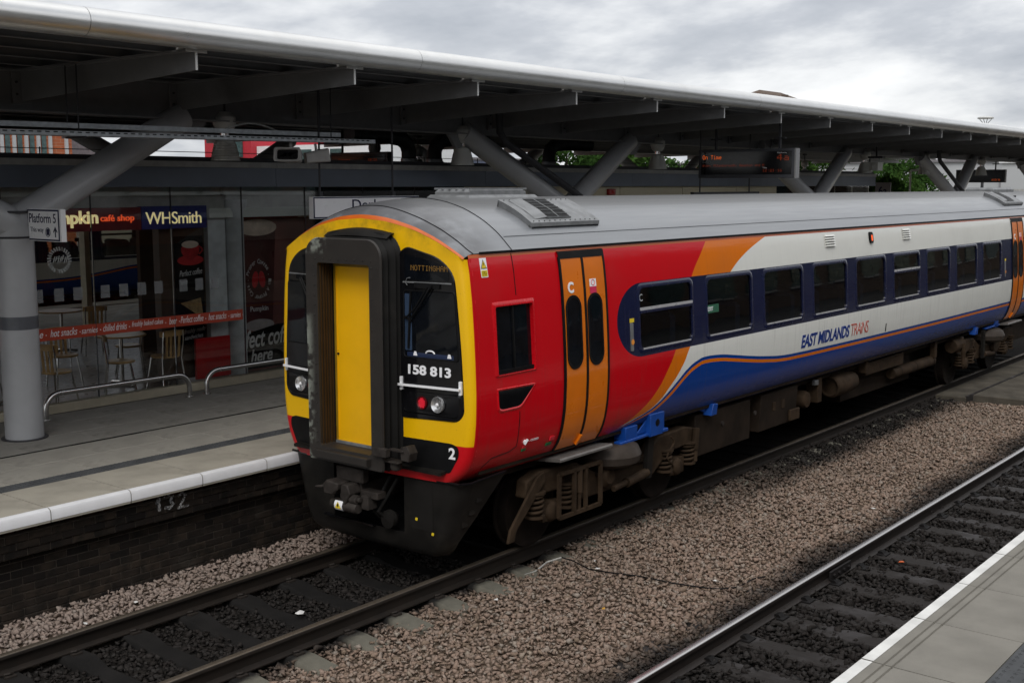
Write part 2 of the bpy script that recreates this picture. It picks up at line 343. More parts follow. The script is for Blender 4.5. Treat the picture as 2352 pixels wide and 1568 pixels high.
def stones(name, P, size, base, F, label):
    N = len(P); nv = len(base)
    q = RNG.normal(size=(N, 4)); q /= np.linalg.norm(q, axis=1)[:, None]; w, x, y, z = q.T
    R = np.stack([1 - 2 * (y * y + z * z), 2 * (x * y - z * w), 2 * (x * z + y * w), 2 * (x * y + z * w), 1 - 2 * (x * x + z * z), 2 * (y * z - x * w), 2 * (x * z - y * w), 2 * (y * z + x * w), 1 - 2 * (x * x + y * y)], 1).reshape(N, 3, 3)
    sc = size[:, None] * RNG.uniform(.55, 1.5, (N, 3)) * np.array([1.2, 1, .62])
    V = base[None] * (1 + RNG.uniform(-.45, .25, (N, nv, 1))) + RNG.normal(0, .16, (N, nv, 3))
    V = np.einsum('nij,nvj->nvi', R, V * sc[:, None, :]); V[:, :, 2] *= .72; V += P[:, None, :]
    me = bpy.data.meshes.new(name); nf = len(F); me.vertices.add(N * nv); me.vertices.foreach_set('co', V.astype(np.float32).ravel())
    idx = (F[None] + (np.arange(N) * nv)[:, None, None]).ravel(); me.loops.add(len(idx)); me.loops.foreach_set('vertex_index', idx.astype(np.int32))
    me.polygons.add(N * nf); me.polygons.foreach_set('loop_start', np.arange(0, len(idx), 3, dtype=np.int32)); me.polygons.foreach_set('loop_total', np.full(N * nf, 3, dtype=np.int32))
    me.materials.append(M['stone']); me.update(calc_edges=True); me.validate()
    o = bpy.data.objects.new(name, me); COL.objects.link(o); tag(o, label, 'gravel', kind='stuff'); return o
def scatter(x0, x1, y0, y1, s, dz=0, avoid=None, amp=.014):
    X, Y = np.meshgrid(np.arange(x0, x1, s), np.arange(y0, y1, s)); X = X.ravel() + RNG.uniform(-.6, .6, X.size) * s; Y = Y.ravel() + RNG.uniform(-.6, .6, Y.size) * s
    if avoid is not None: k = ~avoid(X, Y); X, Y = X[k], Y[k]
    Z = np.array([bedz(a, b) for a, b in zip(X, Y)]) + dz + RNG.normal(0, amp, X.size)
    return np.stack([X, Y, Z], 1)
SLA = [2.2 + .6 * i for i in range(46)]                         # sleeper centres, train track
SLB = [4.1 + .63 * i + .03 * math.sin(i * 2.3) for i in range(38)]
def on_sleeper(S, hw, x0, x1):
    S = np.array(S)
    return lambda X, Y: (np.abs(Y[:, None] - S[None]).min(1) < hw) & (X > x0) & (X < x1)
def big(P, a, b): return RNG.uniform(a, b, len(P))
P = scatter(-1.78, -.80, 3.2, 9.6, .038, avoid=on_sleeper(SLA, .11, -1.02, -.6)); stones('ballast_platform_side', P, big(P, .018, .036), CUB, FC, 'pinkish ballast strip between brick platform wall and rail')
P = scatter(-.70, .70, 3.2, 9.4, .040, -.012, avoid=on_sleeper(SLA, .11, -9, 9)); stones('ballast_between_rails', P, big(P, .018, .034), CUB, FC, 'black oily ballast between the rails in front of the train')
P = scatter(.82, 3.56, 5.2, 12.2, .037, avoid=lambda X, Y: on_sleeper(SLA, .08, -9, 1.06)(X, Y) & (RNG.uniform(size=len(X)) > .12) & (Y < 10.4)); stones('ballast_six_foot', P, big(P, .014, .032), CUB, FC, 'brown crushed stone ballast between the two tracks')
P = scatter(.82, 3.56, 12.2, 23.2, .044, avoid=lambda X, Y: (on_sleeper(SLA, .05, -9, .95)(X, Y) & (Y < 13.0)) | ((Y > 22.3) & (X > .85))); stones('ballast_six_foot_far', P, big(P, .018, .034), CUB, FC, 'brown crushed stone ballast running beside the train to the concrete crossing')
P = scatter(3.62, 5.1, 7.0, 18.5, .042, .016, avoid=lambda X, Y: on_sleeper(SLB, .075, -9, 9)(X, Y) & (np.sin(X * 5.1 + np.floor(Y * 1.6) * 2.7) + RNG.uniform(-.5, .5, len(X)) > -.55)); stones('ballast_near_track', P, big(P, .018, .038), CUB, FC, 'soot black ballast between the timber sleepers of the empty track')
P = scatter(3.62, 5.6, 18.5, 30, .075, avoid=None); stones('ballast_near_track_far', P, big(P, .03, .045), CUB, FC, 'dark ballast of the empty track farther along')
# ------------------------------------------------------------------ tracks
t = NT('rail_steel'); z_ = t.xyz(t.coord())[2]
side_c = t.mix(t.noise(7, 5), (.010, .009, .008), (.026, .019, .015))
M['rail_dull'] = t.bsdf(t.mix(t.step(z_, -.012, -.002), side_c, t.mix(t.noise(9, 4), (.10, .08, .06), (.17, .14, .11))), .48, metal=t.math('MULTIPLY', t.step(z_, -.012, -.002), .6), spec=.4)
t = NT('polished_rail_steel'); z_ = t.xyz(t.coord())[2]; top = t.step(z_, -.010, -.002)
M['rail_bright'] = t.bsdf(t.mix(top, t.mix(t.noise(7, 5), (.010, .008, .008), (.028, .021, .017)), (.50, .485, .48)), t.math('MULTIPLY_ADD', top, -.20, .5), metal=t.math('MULTIPLY', top, .95), spec=.4)
t = NT('timber_sleeper'); f = t.noise(5, 6); u = t.n('ShaderNodeMapping'); u.inputs['Scale'].default_value = (1.2, 22, 8); t.l(t.coord(), u.inputs[0])
gr = t.noise(2, 6, u.outputs[0]); pn = t.noise(1.7, 4, t.pos())
M['timber'] = t.bsdf(t.mix(t.math('MULTIPLY', t.step(pn, .45, .75), .6), t.mix(gr, (.012, .011, .011), (.045, .04, .037)), t.mix(gr, (.08, .077, .08), (.14, .135, .14))), .75, bump=gr, bs=.5)
t = NT('sleeper_concrete_oily'); x, y, z = t.xyz(t.pos()); w = t.math('MULTIPLY_ADD', t.noise(3, 5, t.pos()), .3, -.15)
oil = t.math('MULTIPLY', t.step(t.math('ADD', x, w), -1.0, -.86), t.math('SUBTRACT', 1, t.step(t.math('ADD', x, w), .84, .98)))
M['sleeper'] = t.bsdf(t.mix(oil, t.mix(t.noise(9, 5), (.10, .095, .078), (.19, .178, .145)), t.mix(t.noise(4, 5, t.pos()), (.007, .007, .007), (.026, .024, .023))), .8, bump=t.noise(70, 4), bs=.25)
RAIL = [(-.07, -.159), (.07, -.159), (.07, -.148), (.012, -.132), (.009, -.05), (.012, -.042), (.035, -.036), (.036, -.012), (.030, -.003), (.018, 0), (-.018, 0), (-.030, -.003), (-.036, -.012), (-.035, -.036), (-.012, -.042), (-.009, -.05), (-.012, -.132), (-.07, -.148)]
clip = MB().tube([(.06, -.03, .012), (.085, -.035, .03), (.105, 0, .034), (.09, .035, .022), (.06, .03, .012)], .011, 6).box(.085, .135, -.045, .045, -.008, .018)
clip_me = clip.mesh('rail_clip', pm('rail_clip_iron', (.03, .025, .022), .6))
chair = MB().cbox(-.16, .16, -.07, .07, 0, .016, .005).prism([(-.13, .014), (-.06, .014), (-.055, .034), (-.10, .045)], 'y', -.04, .04).prism([(.13, .014), (.06, .014), (.055, .034), (.10, .045)], 'y', -.04, .04)
chair_me = chair.mesh('rail_chair', pm('rail_chair_iron', (.010, .009, .009), .6))
def track(x0, y0, y1, S, matr, kind, label, smat):
    tr = empty('railway_track', (x0, y0, 0), label, 'railway track')
    for sx in (-1, 1):
        MB().prism([(x0 + sx * .7525 + a, b) for a, b in RAIL], 'y', y0, y1).build('rail', matr, tr, ang=50)
    if kind == 'concrete':
        sec = [(-.13, -.20), (.13, -.20), (.115, -.02), (.10, 0), (-.10, 0), (-.115, -.02)]
        G = []
        for x in (-1.25, -1.24, -.95, -.5, -.3, .3, .5, .95, 1.24, 1.25):
            k = .05 if abs(x) < .35 else (.03 if abs(x) > 1.2 else 0); w = .88 if abs(x) < .35 else 1
            G.append([(x, a * w, b - k * (b > -.1)) for a, b in sec])
        me = MB().loops(G, cap0=True, cap1=True).mesh('sleeper', smat)
        fit = clip_me; sides = (-1, 1); top = -.162
    else:
        me = MB().cbox(-1.3, 1.3, -.125, .125, -.14, 0, .012).mesh('sleeper', smat); fit = chair_me; sides = (1,); top = -.165
    for i, y in enumerate(S):
        o = child('sleeper', me, tr, (RNG.uniform(-.02, .02), y - y0, top + RNG.uniform(-.004, .0)), RNG.uniform(-.006, .006))
        for sx in (-.7525, .7525):
            for d in sides: child('rail_clip' if kind == 'concrete' else 'rail_chair', fit, o, (sx, 0, 0), 0 if d == 1 else math.pi)
    return tr
track(0, -4, 60, SLA, M['rail_dull'], 'concrete', 'railway track with oily concrete sleepers under the red train', M['sleeper'])
track(4.355, -4, 60, SLB, M['rail_bright'], 'timber', 'empty railway track with shiny rail and dark timber sleepers', M['timber'])
# fishplate joint on the bright rail
ob = MB().box(3.645, 3.668, 11.0, 11.5, -.135, -.05)
for k in range(4): ob.lathe([(0, 0), (.017, 0), (.017, .02), (0, .02)], (3.668, 11.07 + .12 * k, -.095), 'x', 8)
tag(ob.build('fishplate', pm('fishplate_iron', (.02, .018, .018), .5), origin=(3.66, 11.25, -.1)), 'bolted dark fishplate joining the shiny rail', 'rail joint')
# concrete crossing between the tracks
M['asphalt'] = pm('worn_concrete', (.085, .075, .06), .9, var=.3, vs=2, bump=.4, bsc=50, dirt=.6, dcol=(.05, .045, .04))
cr = empty('track_crossing', (2.2, 22.4, 0), 'flat grey concrete crossing between the tracks at far end of ballast', 'crossing')
for i, (a, b) in enumerate(((.86, 1.42), (1.44, 3.42))):
    for j in range(4): MB().cbox(a, b, 22.4 + j * 2.4 + (.12 if i else -.25), 24.77 + j * 2.4 + (.12 if i else -.25), -.26, -.085 + .006 * ((i + j) % 2), .015).build('slab', M['asphalt'], cr)
MB().box(1.40, 1.445, 22.2, 32, -.24, -.07).build('edge_timber', M['timber'], cr)
# cable and litter on the ballast
def groundz(x, y): return bedz(x, y) + .032
cp = [(1.05, 9.30), (1.07, 9.45), (1.04, 9.70), (1.16, 9.80), (1.33, 9.78), (1.56, 9.74), (1.8, 9.75), (2.1, 9.86), (2.4, 9.95), (2.7, 10.06), (2.86, 10.14), (2.98, 10.32), (3.04, 10.55), (3.1, 10.68)]
ob = MB(); pts = [(x, y, groundz(x, y) + (.035 if 1 < i < 5 else 0)) for i, (x, y) in enumerate(cp)]
cab = empty('cable', (1.05, 9.3, -.17), 'thin black cable snaking over the brown ballast', 'cable')
MB().tube(pts[3:], .008, 6).build('black_length', M['black'], cab); MB().tube(pts[:4], .009, 6).build('bare_end', pm('grey_cable', (.4, .39, .37), .5), cab)
M['litter_white'] = pm('paper_white', (.75, .74, .72), .6); M['litter_gold'] = pm('wrapper_gold', (.55, .3, .05), .4)
def scrap(x, y, z, s, mat, label):
    mb = MB(); P = [(x + s * RNG.uniform(-1, 1), y + s * RNG.uniform(-1, 1), z + s * .5 * RNG.uniform(0, 1)) for _ in range(3)]
    c0 = (x, y, z + s * .4); a = [(x + s * math.cos(k * 1.26) * RNG.uniform(.6, 1.1), y + s * math.sin(k * 1.26) * RNG.uniform(.6, 1.1), z + s * RNG.uniform(0, .5)) for k in range(5)]
    mb.add([c0] + a + [(p[0], p[1], p[2] - .006) for p in a], [(0, k + 1, (k + 1) % 5 + 1) for k in range(5)] + [(k + 1, k + 6, (k + 1) % 5 + 6, (k + 1) % 5 + 1) for k in range(5)] + [(6, 10, 9, 8, 7)])
    return tag(mb.build('paper_scrap', mat, origin=(x, y, z)), label, 'litter', 'scraps of litter on the ballast')
for i, (x, y, s, lb) in enumerate(((2.72, 10.32, .022, 'bright white paper scrap just above the black cable'), (1.36, 8.45, .025, 'crumpled white wrapper alone on brown ballast in front of cable'), (1.65, 9.77, .03, 'pale stone-like scrap lying on the black cable'), (1.45, 10.0, .018, 'tiny white scrap near the bare cable end'),
                                (2.95, 13.9, .03, 'pale scrap on ballast beside the bright rail, farther along'), (-1.15, 5.6, .03, 'white wrapper in the pink ballast by the rail, nearest'), (-1.25, 6.2, .025, 'white scrap in the pink ballast against the wall'), (-1.0, 6.35, .022, 'crumpled white scrap tight beside the left rail'))):
    scrap(x, y, groundz(x, y) + .01, s, M['litter_white'], lb)
scrap(2.35, 8.85, groundz(2.35, 8.85) + .012, .018, M['litter_gold'], 'orange wrapper scrap on the brown ballast near the bright rail')
scrap(3.98, 12.1, -.16, .03, pm('wrapper_orange', (.6, .12, .03), .4), 'orange wrapper on a timber sleeper of the empty track')
scrap(.12, 7.05, -.16, .05, M['litter_white'], 'pale paper strip lying between the rails before the train')
# ------------------------------------------------------------------ platforms
M['slab'] = pm('paving_concrete', (.33, .312, .275), .8, var=.13, vs=2.2, bump=.25, bsc=80, dirt=.45, dcol=(.10, .095, .085))
M['slab_dark'] = pm('paving_concrete_worn', (.29, .277, .25), .8, var=.15, vs=1.4, bump=.25, bsc=80, dirt=.6, dcol=(.085, .08, .07))
M['tactile'] = pm('dark_tactile_paving', (.075, .078, .082), .75, var=.15, vs=4, dirt=.3)
M['coping'] = pm('coping_concrete', (.34, .315, .265), .85, var=.12, vs=2.5, bump=.35, bsc=110, dirt=.4, dcol=(.12, .11, .10))
M['nosing'] = pm('white_edge_paint', (.74, .74, .76), .55, var=.05, vs=4, bump=.12, bsc=70, dirt=.18, dcol=(.32, .31, .29))
PZ = .915
pl = struct(MB().box(-18.4, -1.75, -12, 130, -.3, PZ - .07).build('platform', M['slab_dark']))
def slabs(name, x0, x1, y0, y1, pit, mat, jit=.003, gap=.008, off=0):
    me = {}
    y = y0 + off
    while y < y1:
        key = round(x1 - x0, 3)
        if key not in me: me[key] = MB().cbox(-(x1 - x0) / 2 + gap / 2, (x1 - x0) / 2 - gap / 2, -pit / 2 + gap / 2, pit / 2 - gap / 2, -.07, 0, .004).mesh(name, mat)
        child(name, me[key], pl, ((x0 + x1) / 2, y + pit / 2, PZ + RNG.uniform(-jit, 0)))
        y += pit
# coping slabs with painted nosing
nos = MB()
prof = [(-1.527, PZ + .0015), (-1.50, PZ + .0015), (-1.472, PZ - .012), (-1.46, PZ - .035), (-1.46, PZ - .105), (-1.475, PZ - .105)]
y = 5.495 - .835 * 6
cop = MB().prism([(-2.345 + .004, PZ - .08), (-1.47, PZ - .08), (-1.47, PZ - .125), (-1.462, PZ - .125), (-1.462, PZ - .045), (-1.478, PZ - .014), (-1.507, PZ), (-2.345 + .004, PZ)], 'y', .006, .829).mesh('coping_slab', M['coping'])
nom = MB().loops([[(a, k, b) for a, b in prof] for k in (.004, .831)], close=False).mesh('painted_nosing', M['nosing'])
for i in range(48):
    o = child('coping_slab', cop, pl, (0, y, 0)); n = child('painted_nosing', nom, o, (.0015, 0, .0015)); y += .835
tac = MB().cbox(-.112, .112, -.2, .2, -.07, 0, .003)
for i in range(4):
    for j in range(8): tac.lathe([(.019, 0), (.016, .005), (.006, .006)], (-.082 + i * .055, -.175 + j * .05, 0), n=6)
tm = tac.mesh('tactile_tile', M['tactile'])
for i in range(75): child('tactile_tile', tm, pl, (-2.458, .6 + i * .402, PZ))
for k, (a, b) in enumerate(((-3.15, -2.575), (-3.725, -3.155))): slabs('paving_slab', a, b, 1.2, 26, .9, M['slab'], off=(.45 if k else 0))
for k, (a, b) in enumerate(((-4.38, -3.785), (-4.98, -4.385), (-5.58, -4.985))): slabs('paving_slab', a, b, 1.2, 22, .9, M['slab_dark'], off=(.45 if k % 2 else 0))
MB().box(-3.78, -3.73, -2, 60, PZ - .06, PZ - .012).box(-3.78, -3.768, -2, 60, PZ - .06, PZ - .002).box(-3.742, -3.73, -2, 60, PZ - .06, PZ - .002).build('drain_channel', M['black'], pl)
MB().box(-18.4, -1.80, 26, 130, PZ - .06, PZ - .012).build('far_paving', M['slab'], pl)
MB().box(-18.4, -5.58, -12, 26, PZ - .06, PZ - .03).build('rear_paving', M['slab_dark'], pl)
MB().box(-18.38, -17.6, -12, 130, PZ - .028, PZ - .004).build('rear_edge', M['coping'], pl)
# brick face of the platform
def brickmat(name, lo, hi, rough=.75):
    t = NT(name); oi = t.n('ShaderNodeObjectInfo'); r = oi.outputs['Random']
    c = t.mix(r, lo, hi); c = t.mix(t.step(t.noise(9, 5, t.pos()), .35, .75), c, (.012, .011, .010)); c = t.mix(t.math('MULTIPLY', t.step(t.noise(1.6, 5, t.pos()), .52, .75), .5), c, (.075, .065, .055))
    return t.bsdf(c, rough, bump=t.noise(60, 4, t.pos()), bs=.4)
M['brick'] = brickmat('engineering_brick', (.012, .010, .010), (.045, .034, .026)); M['brick_red'] = brickmat('red_brown_brick', (.04, .022, .016), (.12, .06, .042))
t = NT('sooty_mortar'); M['mortar'] = t.bsdf(t.mix(t.noise(14, 5, t.pos()), (.04, .034, .03), (.16, .135, .11)), .95, bump=t.noise(60, 4, t.pos()), bs=.4)
t = NT('brick_coursing'); mpv = t.n('ShaderNodeMapping'); mpv.inputs['Rotation'].default_value = (math.radians(90), 0, math.radians(90)); t.l(t.pos(), mpv.inputs[0])
cbn = t.n('ShaderNodeCombineXYZ'); px, py, pz = t.xyz(t.pos()); t.l(py, cbn.inputs[0]); t.l(pz, cbn.inputs[1])
bt = t.n('ShaderNodeTexBrick'); bt.inputs['Scale'].default_value = 1; bt.inputs['Brick Width'].default_value = .225; bt.inputs['Row Height'].default_value = .075; bt.inputs['Mortar Size'].default_value = .008
bt.inputs['Color1'].default_value = (.02, .018, .017, 1); bt.inputs['Color2'].default_value = (.05, .042, .036, 1); bt.inputs['Mortar'].default_value = (.07, .06, .05, 1); t.l(cbn.outputs[0], bt.inputs['Vector'])
M['brick_tex'] = t.bsdf(bt.outputs[0], .8, bump=bt.outputs['Fac'], bs=-.4)
w = struct(MB().box(-1.9, -1.712, -12, 130, -.45, .795).build('platform_wall', M['mortar']))
MB().box(-1.86, -1.70, -12, 4.05, -.45, .79).box(-1.86, -1.70, 9.0, 130, -.45, .79).build('far_brickwork', M['brick_tex'], w)['kind'] = 'stuff'
bme = {}
for cz in range(15):
    z = .72 - .075 * cz; face = {0: -1.60, 1: -1.555, 2: -1.57, 3: -1.585}.get(cz, -1.70)
    mt = 'brick_red' if cz == 0 else 'brick'
    if (mt, face) not in bme:
        bme[(mt, face)] = MB().cbox(-.1075, .1075, -.0325, .0325, -.12, 0, .005).mesh('brick', M[mt])
    for k in range(22):
        if cz > 12 and k > 12: continue
        yb = 4.1 + .225 * k + (.1125 if cz % 2 else 0)
        o = child('brick', bme[(mt, face)], w, (face + RNG.uniform(-.003, .002), yb + .1, z + .0375)); o.rotation_euler = (math.pi / 2, 0, math.pi / 2)
mb = MB()
for cz, f in ((0, -1.612), (1, -1.567), (2, -1.582), (3, -1.597)): mb.box(-1.72, f, 4.0, 9.05, .72 - .075 * cz - .0005 + .001 * cz * 0, .795 - .075 * cz - .0008)
mb.build('corbel_mortar', M['mortar'], w)
# sprayed number on the bricks
def stroke(mb, P, r, X):
    for (a, b), (c, d) in zip(P[:-1], P[1:]):
        v = Vector((c - a, d - b)); n = Vector((-v.y, v.x)).normalized() * r; e_ = v.normalized() * r * .6
        mb.add([(X, a + n.x - e_.x, b + n.y - e_.y), (X, a - n.x - e_.x, b - n.y - e_.y), (X, c - n.x + e_.x, d - n.y + e_.y), (X, c + n.x + e_.x, d + n.y + e_.y)], [(0, 1, 2, 3)])
t = NT('white_spray_paint'); tr_ = t.n('ShaderNodeBsdfTransparent'); bs_ = t.n('ShaderNodeBsdfPrincipled'); bs_.inputs['Base Color'].default_value = (.5, .5, .5, 1); bs_.inputs['Roughness'].default_value = .8
ms_ = t.n('ShaderNodeMixShader'); t.l(t.math('MULTIPLY', t.step(t.noise(35, 5), .36, .66), .75), ms_.inputs[0]); t.l(tr_.outputs[0], ms_.inputs[1]); t.l(bs_.outputs[0], ms_.inputs[2]); t.l(ms_.outputs[0], t.out.inputs[0]); M['spray'] = t.m
sp = MB()
stroke(sp, [(6.67, .70), (6.70, .745), (6.70, .62)], .017, -1.5485)
stroke(sp, [(6.77, .735), (6.82, .755), (6.86, .735), (6.83, .69), (6.86, .655), (6.82, .62), (6.77, .635)], .016, -1.5475)
stroke(sp, [(6.93, .72), (6.97, .745), (7.01, .72), (6.99, .68), (6.93, .60)], .013, -1.5480); stroke(sp, [(6.92, .60), (7.04, .605)], .013, -1.547)
sp.build('sprayed_number', M['spray'], w)
# near platform (camera side)
M['near_darkened'] = pm('platform_darkened', (.055, .054, .052), .9, var=.2, vs=2, bump=.3, bsc=90)  # near platform coloured dark so the train windows reflect less light
np_ = struct(MB().box(5.80, 30, -12, 130, -.3, PZ - .07).build('platform_near', M['near_darkened']))
M['np_slab'] = pm('near_platform_concrete', (.215, .203, .178), .85, var=.12, vs=2.0, bump=.3, bsc=70, dirt=.35, dcol=(.09, .085, .078))
M['np_white'] = pm('worn_white_edge', (.70, .695, .67), .7, var=.12, vs=4, bump=.2, bsc=60, dirt=.35, dcol=(.28, .27, .25))
cpm = MB()
sec = [(5.655, PZ - .12), (5.655, PZ - .008), (5.663, PZ), (5.795, PZ), (5.80, PZ - .012), (5.806, PZ - .012), (5.811, PZ), (5.85, PZ), (5.855, PZ - .012), (5.861, PZ - .012), (5.866, PZ), (6.372, PZ), (6.372, PZ - .12)]
for k in (.004, .90): cpm.v += [(a, k, b) for a, b in sec]
n_ = len(sec); cpm.f = [(i, (i + 1) % n_, n_ + (i + 1) % n_, n_ + i) for i in range(n_)] + [tuple(range(n_)), tuple(range(2 * n_ - 1, n_ - 1, -1))]; cpm.mi = [0] * len(cpm.f)
cpm = cpm.mesh('coping_slab', M['np_slab'], ang=20); wl = MB().grid([[(5.652, k, PZ - .06), (5.652, k, PZ - .006), (5.662, k, PZ + .003), (5.735, k, PZ + .003)] for k in (.006, .898)]).mesh('painted_nosing', M['np_white'])
for i in range(34):
    o = child('coping_slab', cpm, np_, (0, 6.83 - .905 * 6 + .905 * i, RNG.uniform(-.002, 0))); child('painted_nosing', wl, o)
t2 = MB().cbox(-.2, .2, -.2, .2, -.07, 0, .003)
for i in range(6):
    for j in range(6): t2.lathe([(.0125, 0), (.01, .005), (.004, .006)], (-.165 + i * .066, -.165 + j * .066, 0), n=8)
t2 = t2.mesh('tactile_tile', M['tactile'])
for i in range(26): child('tactile_tile', t2, np_, (6.577, 2.2 + i * .402, PZ))
psm = MB().cbox(-.295, .295, -.297, .297, -.07, 0, .004).mesh('paving_slab', M['np_slab'])
for i in range(14): child('paving_slab', psm, np_, (7.08, 2.2 + i * .6, PZ))
MB().box(5.80, 5.9, -12, 130, -.4, PZ - .12).build('wall_face', M['brick_tex'], np_)
# ------------------------------------------------------------------ the train car
CY = 8.15                                                       # front end of the body side
YEND = 29.3
PR = np.array([(.95, .97), (1.06, 1.0), (1.15, 1.06), (1.225, 1.14), (1.285, 1.26), (1.322, 1.39), (1.350, 1.58), (1.360, 1.85), (1.352, 2.12), (1.334, 2.45), (1.308, 2.78), (1.275, 3.04), (1.248, 3.17), (1.238, 3.205)])
_zf = np.linspace(.97, 3.205, 400); _xf = np.interp(_zf, PR[:, 1], PR[:, 0]); _k = np.hanning(31); _k /= _k.sum()
_xs = np.convolve(np.pad(_xf, 15, mode='reflect', reflect_type='odd'), _k, 'valid')
def xs(z): return float(np.interp(z, _zf, _xs))
def SF(sgn, off=0.0):                                           # (Y, z) on the body side
    return lambda y, z, w=0.0: (sgn * (xs(z) + off + w), y, z)
M_red, M_or, M_wh, M_na, M_bl = (.56, .004, .010), (.70, .168, .006), (.75, .75, .705), (.008, .011, .042), (.003, .045, .25)
t = NT('train_livery'); X_, Y_, Z_ = t.xyz(t.coord()); Yw = t.math('ADD', Y_, CY)
Rz = t.curve(Z_, [(1.0, 10.2), (1.05, 10.36), (1.188, 10.80), (1.258, 10.975), (1.354, 11.165), (1.455, 11.32), (1.734, 11.595), (1.911, 11.732), (2.3, 11.93), (2.77, 12.165), (3.05, 12.45), (3.3, 12.74)], 1.0, 3.3, 10, 15)
Oz = t.curve(Z_, [(1.0, 10.22), (1.1, 10.56), (1.211, 10.93), (1.259, 11.17), (1.336, 11.40), (1.514, 11.66), (1.747, 11.93), (1.935, 12.074), (2.3, 12.45), (2.77, 13.12), (2.916, 13.39), (3.067, 13.79), (3.22, 14.36), (3.3, 14.7)], 1.0, 3.3, 10, 15)
SP = [(10.2, 1.0), (10.5, 1.10), (11.0, 1.215), (11.33, 1.30), (11.58, 1.42), (11.81, 1.555), (12.03, 1.68), (12.25, 1.755), (12.46, 1.785), (12.76, 1.772), (13.14, 1.727), (13.62, 1.66), (14.12, 1.60), (14.67, 1.555), (15.2, 1.542), (16, 1.532), (18, 1.515), (22, 1.50), (30, 1.50)]
def offs(P, d):
    out = []
    for i, (a, b) in enumerate(P):
        p, q = P[max(0, i - 1)], P[min(len(P) - 1, i + 1)]; s_ = (q[1] - p[1]) / (q[0] - p[0]); out.append((a, b - d * min(1, max(.1, (a - 10.6) / 1.1)) * math.sqrt(1 + s_ * s_)))
    return out
Sy = t.curve(Yw, SP, 10, 30, .9, 2); L1 = t.curve(Yw, offs(SP, .042), 10, 30, .9, 2); L2 = t.curve(Yw, offs(SP, .084), 10, 30, .9, 2)
lt = lambda a, b: t.math('LESS_THAN', a, b)
c = t.mix(lt(Yw, Oz), M_wh, M_or); c = t.mix(lt(Yw, Rz), c, M_red)
ey = t.math('DIVIDE', t.math('SUBTRACT', Yw, 11.05), .505); ez = t.math('DIVIDE', t.math('SUBTRACT', Z_, 2.357), .41)
inb = t.math('MAXIMUM', lt(t.math('ADD', t.math('MULTIPLY', ey, ey), t.math('MULTIPLY', ez, ez)), 1), t.math('MULTIPLY', lt(11.05, Yw), lt(t.math('ABSOLUTE', t.math('SUBTRACT', Z_, 2.357)), .41)))
c = t.mix(inb, c, M_na)
bl = t.math('MULTIPLY', lt(Z_, Sy), lt(10.2, Yw)); c = t.mix(bl, c, M_bl); c = t.mix(t.math('MULTIPLY', bl, t.math('MULTIPLY', lt(Z_, L1), lt(L2, Z_))), c, M_or)
c = t.mix(lt(3.168, Z_), c, (.50, .10, .015))
up = t.n('ShaderNodeMapping'); up.inputs['Scale'].default_value = (1, .6, 5); t.l(t.coord(), up.inputs[0])
grime = t.math('MULTIPLY', t.math('SUBTRACT', 1, t.step(Z_, 1.02, 1.42)), t.math('MULTIPLY_ADD', t.noise(4, 6, up.outputs[0]), .9, .05))
c = t.mix(t.math('MULTIPLY', grime, t.math('MULTIPLY_ADD', lt(10.6, Yw), .45, .4)), c, (.045, .035, .028))
st_ = t.n('ShaderNodeMapping'); st_.inputs['Scale'].default_value = (1, 16, .8); t.l(t.coord(), st_.inputs[0]); streak = t.math('MULTIPLY', t.step(t.noise(1.6, 5, st_.outputs[0]), .48, .78), t.math('MULTIPLY_ADD', t.math('SUBTRACT', 1, t.step(Z_, 1.3, 3.1)), .16, .05))
c = t.mix(streak, c, (.09, .075, .06)); c = t.mix(t.math('MULTIPLY', t.step(t.noise(.9, 5), .5, .8), .10), c, (.12, .10, .085))
M['livery'] = t.bsdf(c, t.math('MULTIPLY_ADD', grime, .4, .16), coat=0, spec=t.math('MULTIPLY_ADD', grime, -.25, .38), bump=t.noise(1.3, 3, up.outputs[0]), bs=.09, bd=.03)
t = NT('cab_front_paint'); X_, Y_, Z_ = t.xyz(t.coord()); ax = t.math('ABSOLUTE', X_)
yel = t.math('MULTIPLY', t.step(Z_, 1.405, 1.412), t.math('SUBTRACT', 1, t.step(Y_, .035, .042)))
cy = t.mix(t.noise(3, 5), (.82, .46, .002), (.90, .52, .003))
mud = t.math('MULTIPLY', t.step(Z_, 3.12, 3.45), t.step(t.noise(4, 6), .35, .72)); cy = t.mix(t.math('MULTIPLY', mud, .75), cy, (.12, .085, .02))
spk = t.math('MULTIPLY', t.step(t.noise(70, 3), .66, .76), .5); cy = t.mix(spk, cy, (.10, .07, .02))
c = t.mix(yel, M_red, cy); gr_ = t.math('MULTIPLY', t.math('SUBTRACT', 1, t.step(Z_, 1.02, 1.3)), t.noise(5, 6)); c = t.mix(t.math('MULTIPLY', gr_, .5), c, (.04, .03, .025))
M['cab'] = t.bsdf(c, .3, coat=0)
t = NT('train_roof_grey'); up = t.n('ShaderNodeMapping'); up.inputs['Scale'].default_value = (6, .35, 6); t.l(t.coord(), up.inputs[0]); xr, yr, zr = t.xyz(t.coord())
c = t.mix(t.noise(2.5, 6, up.outputs[0]), (.17, .178, .192), (.25, .26, .275)); topd = t.step(zr, 3.50, 3.66); c = t.mix(t.math('MULTIPLY', topd, .72), c, t.mix(t.noise(2, 6, up.outputs[0]), (.075, .075, .076), (.13, .128, .125)))
frd = t.math('SUBTRACT', 1, t.step(yr, .05, .75)); c = t.mix(t.math('MULTIPLY', frd, t.step(t.noise(3, 6), .25, .6)), c, (.085, .085, .09))
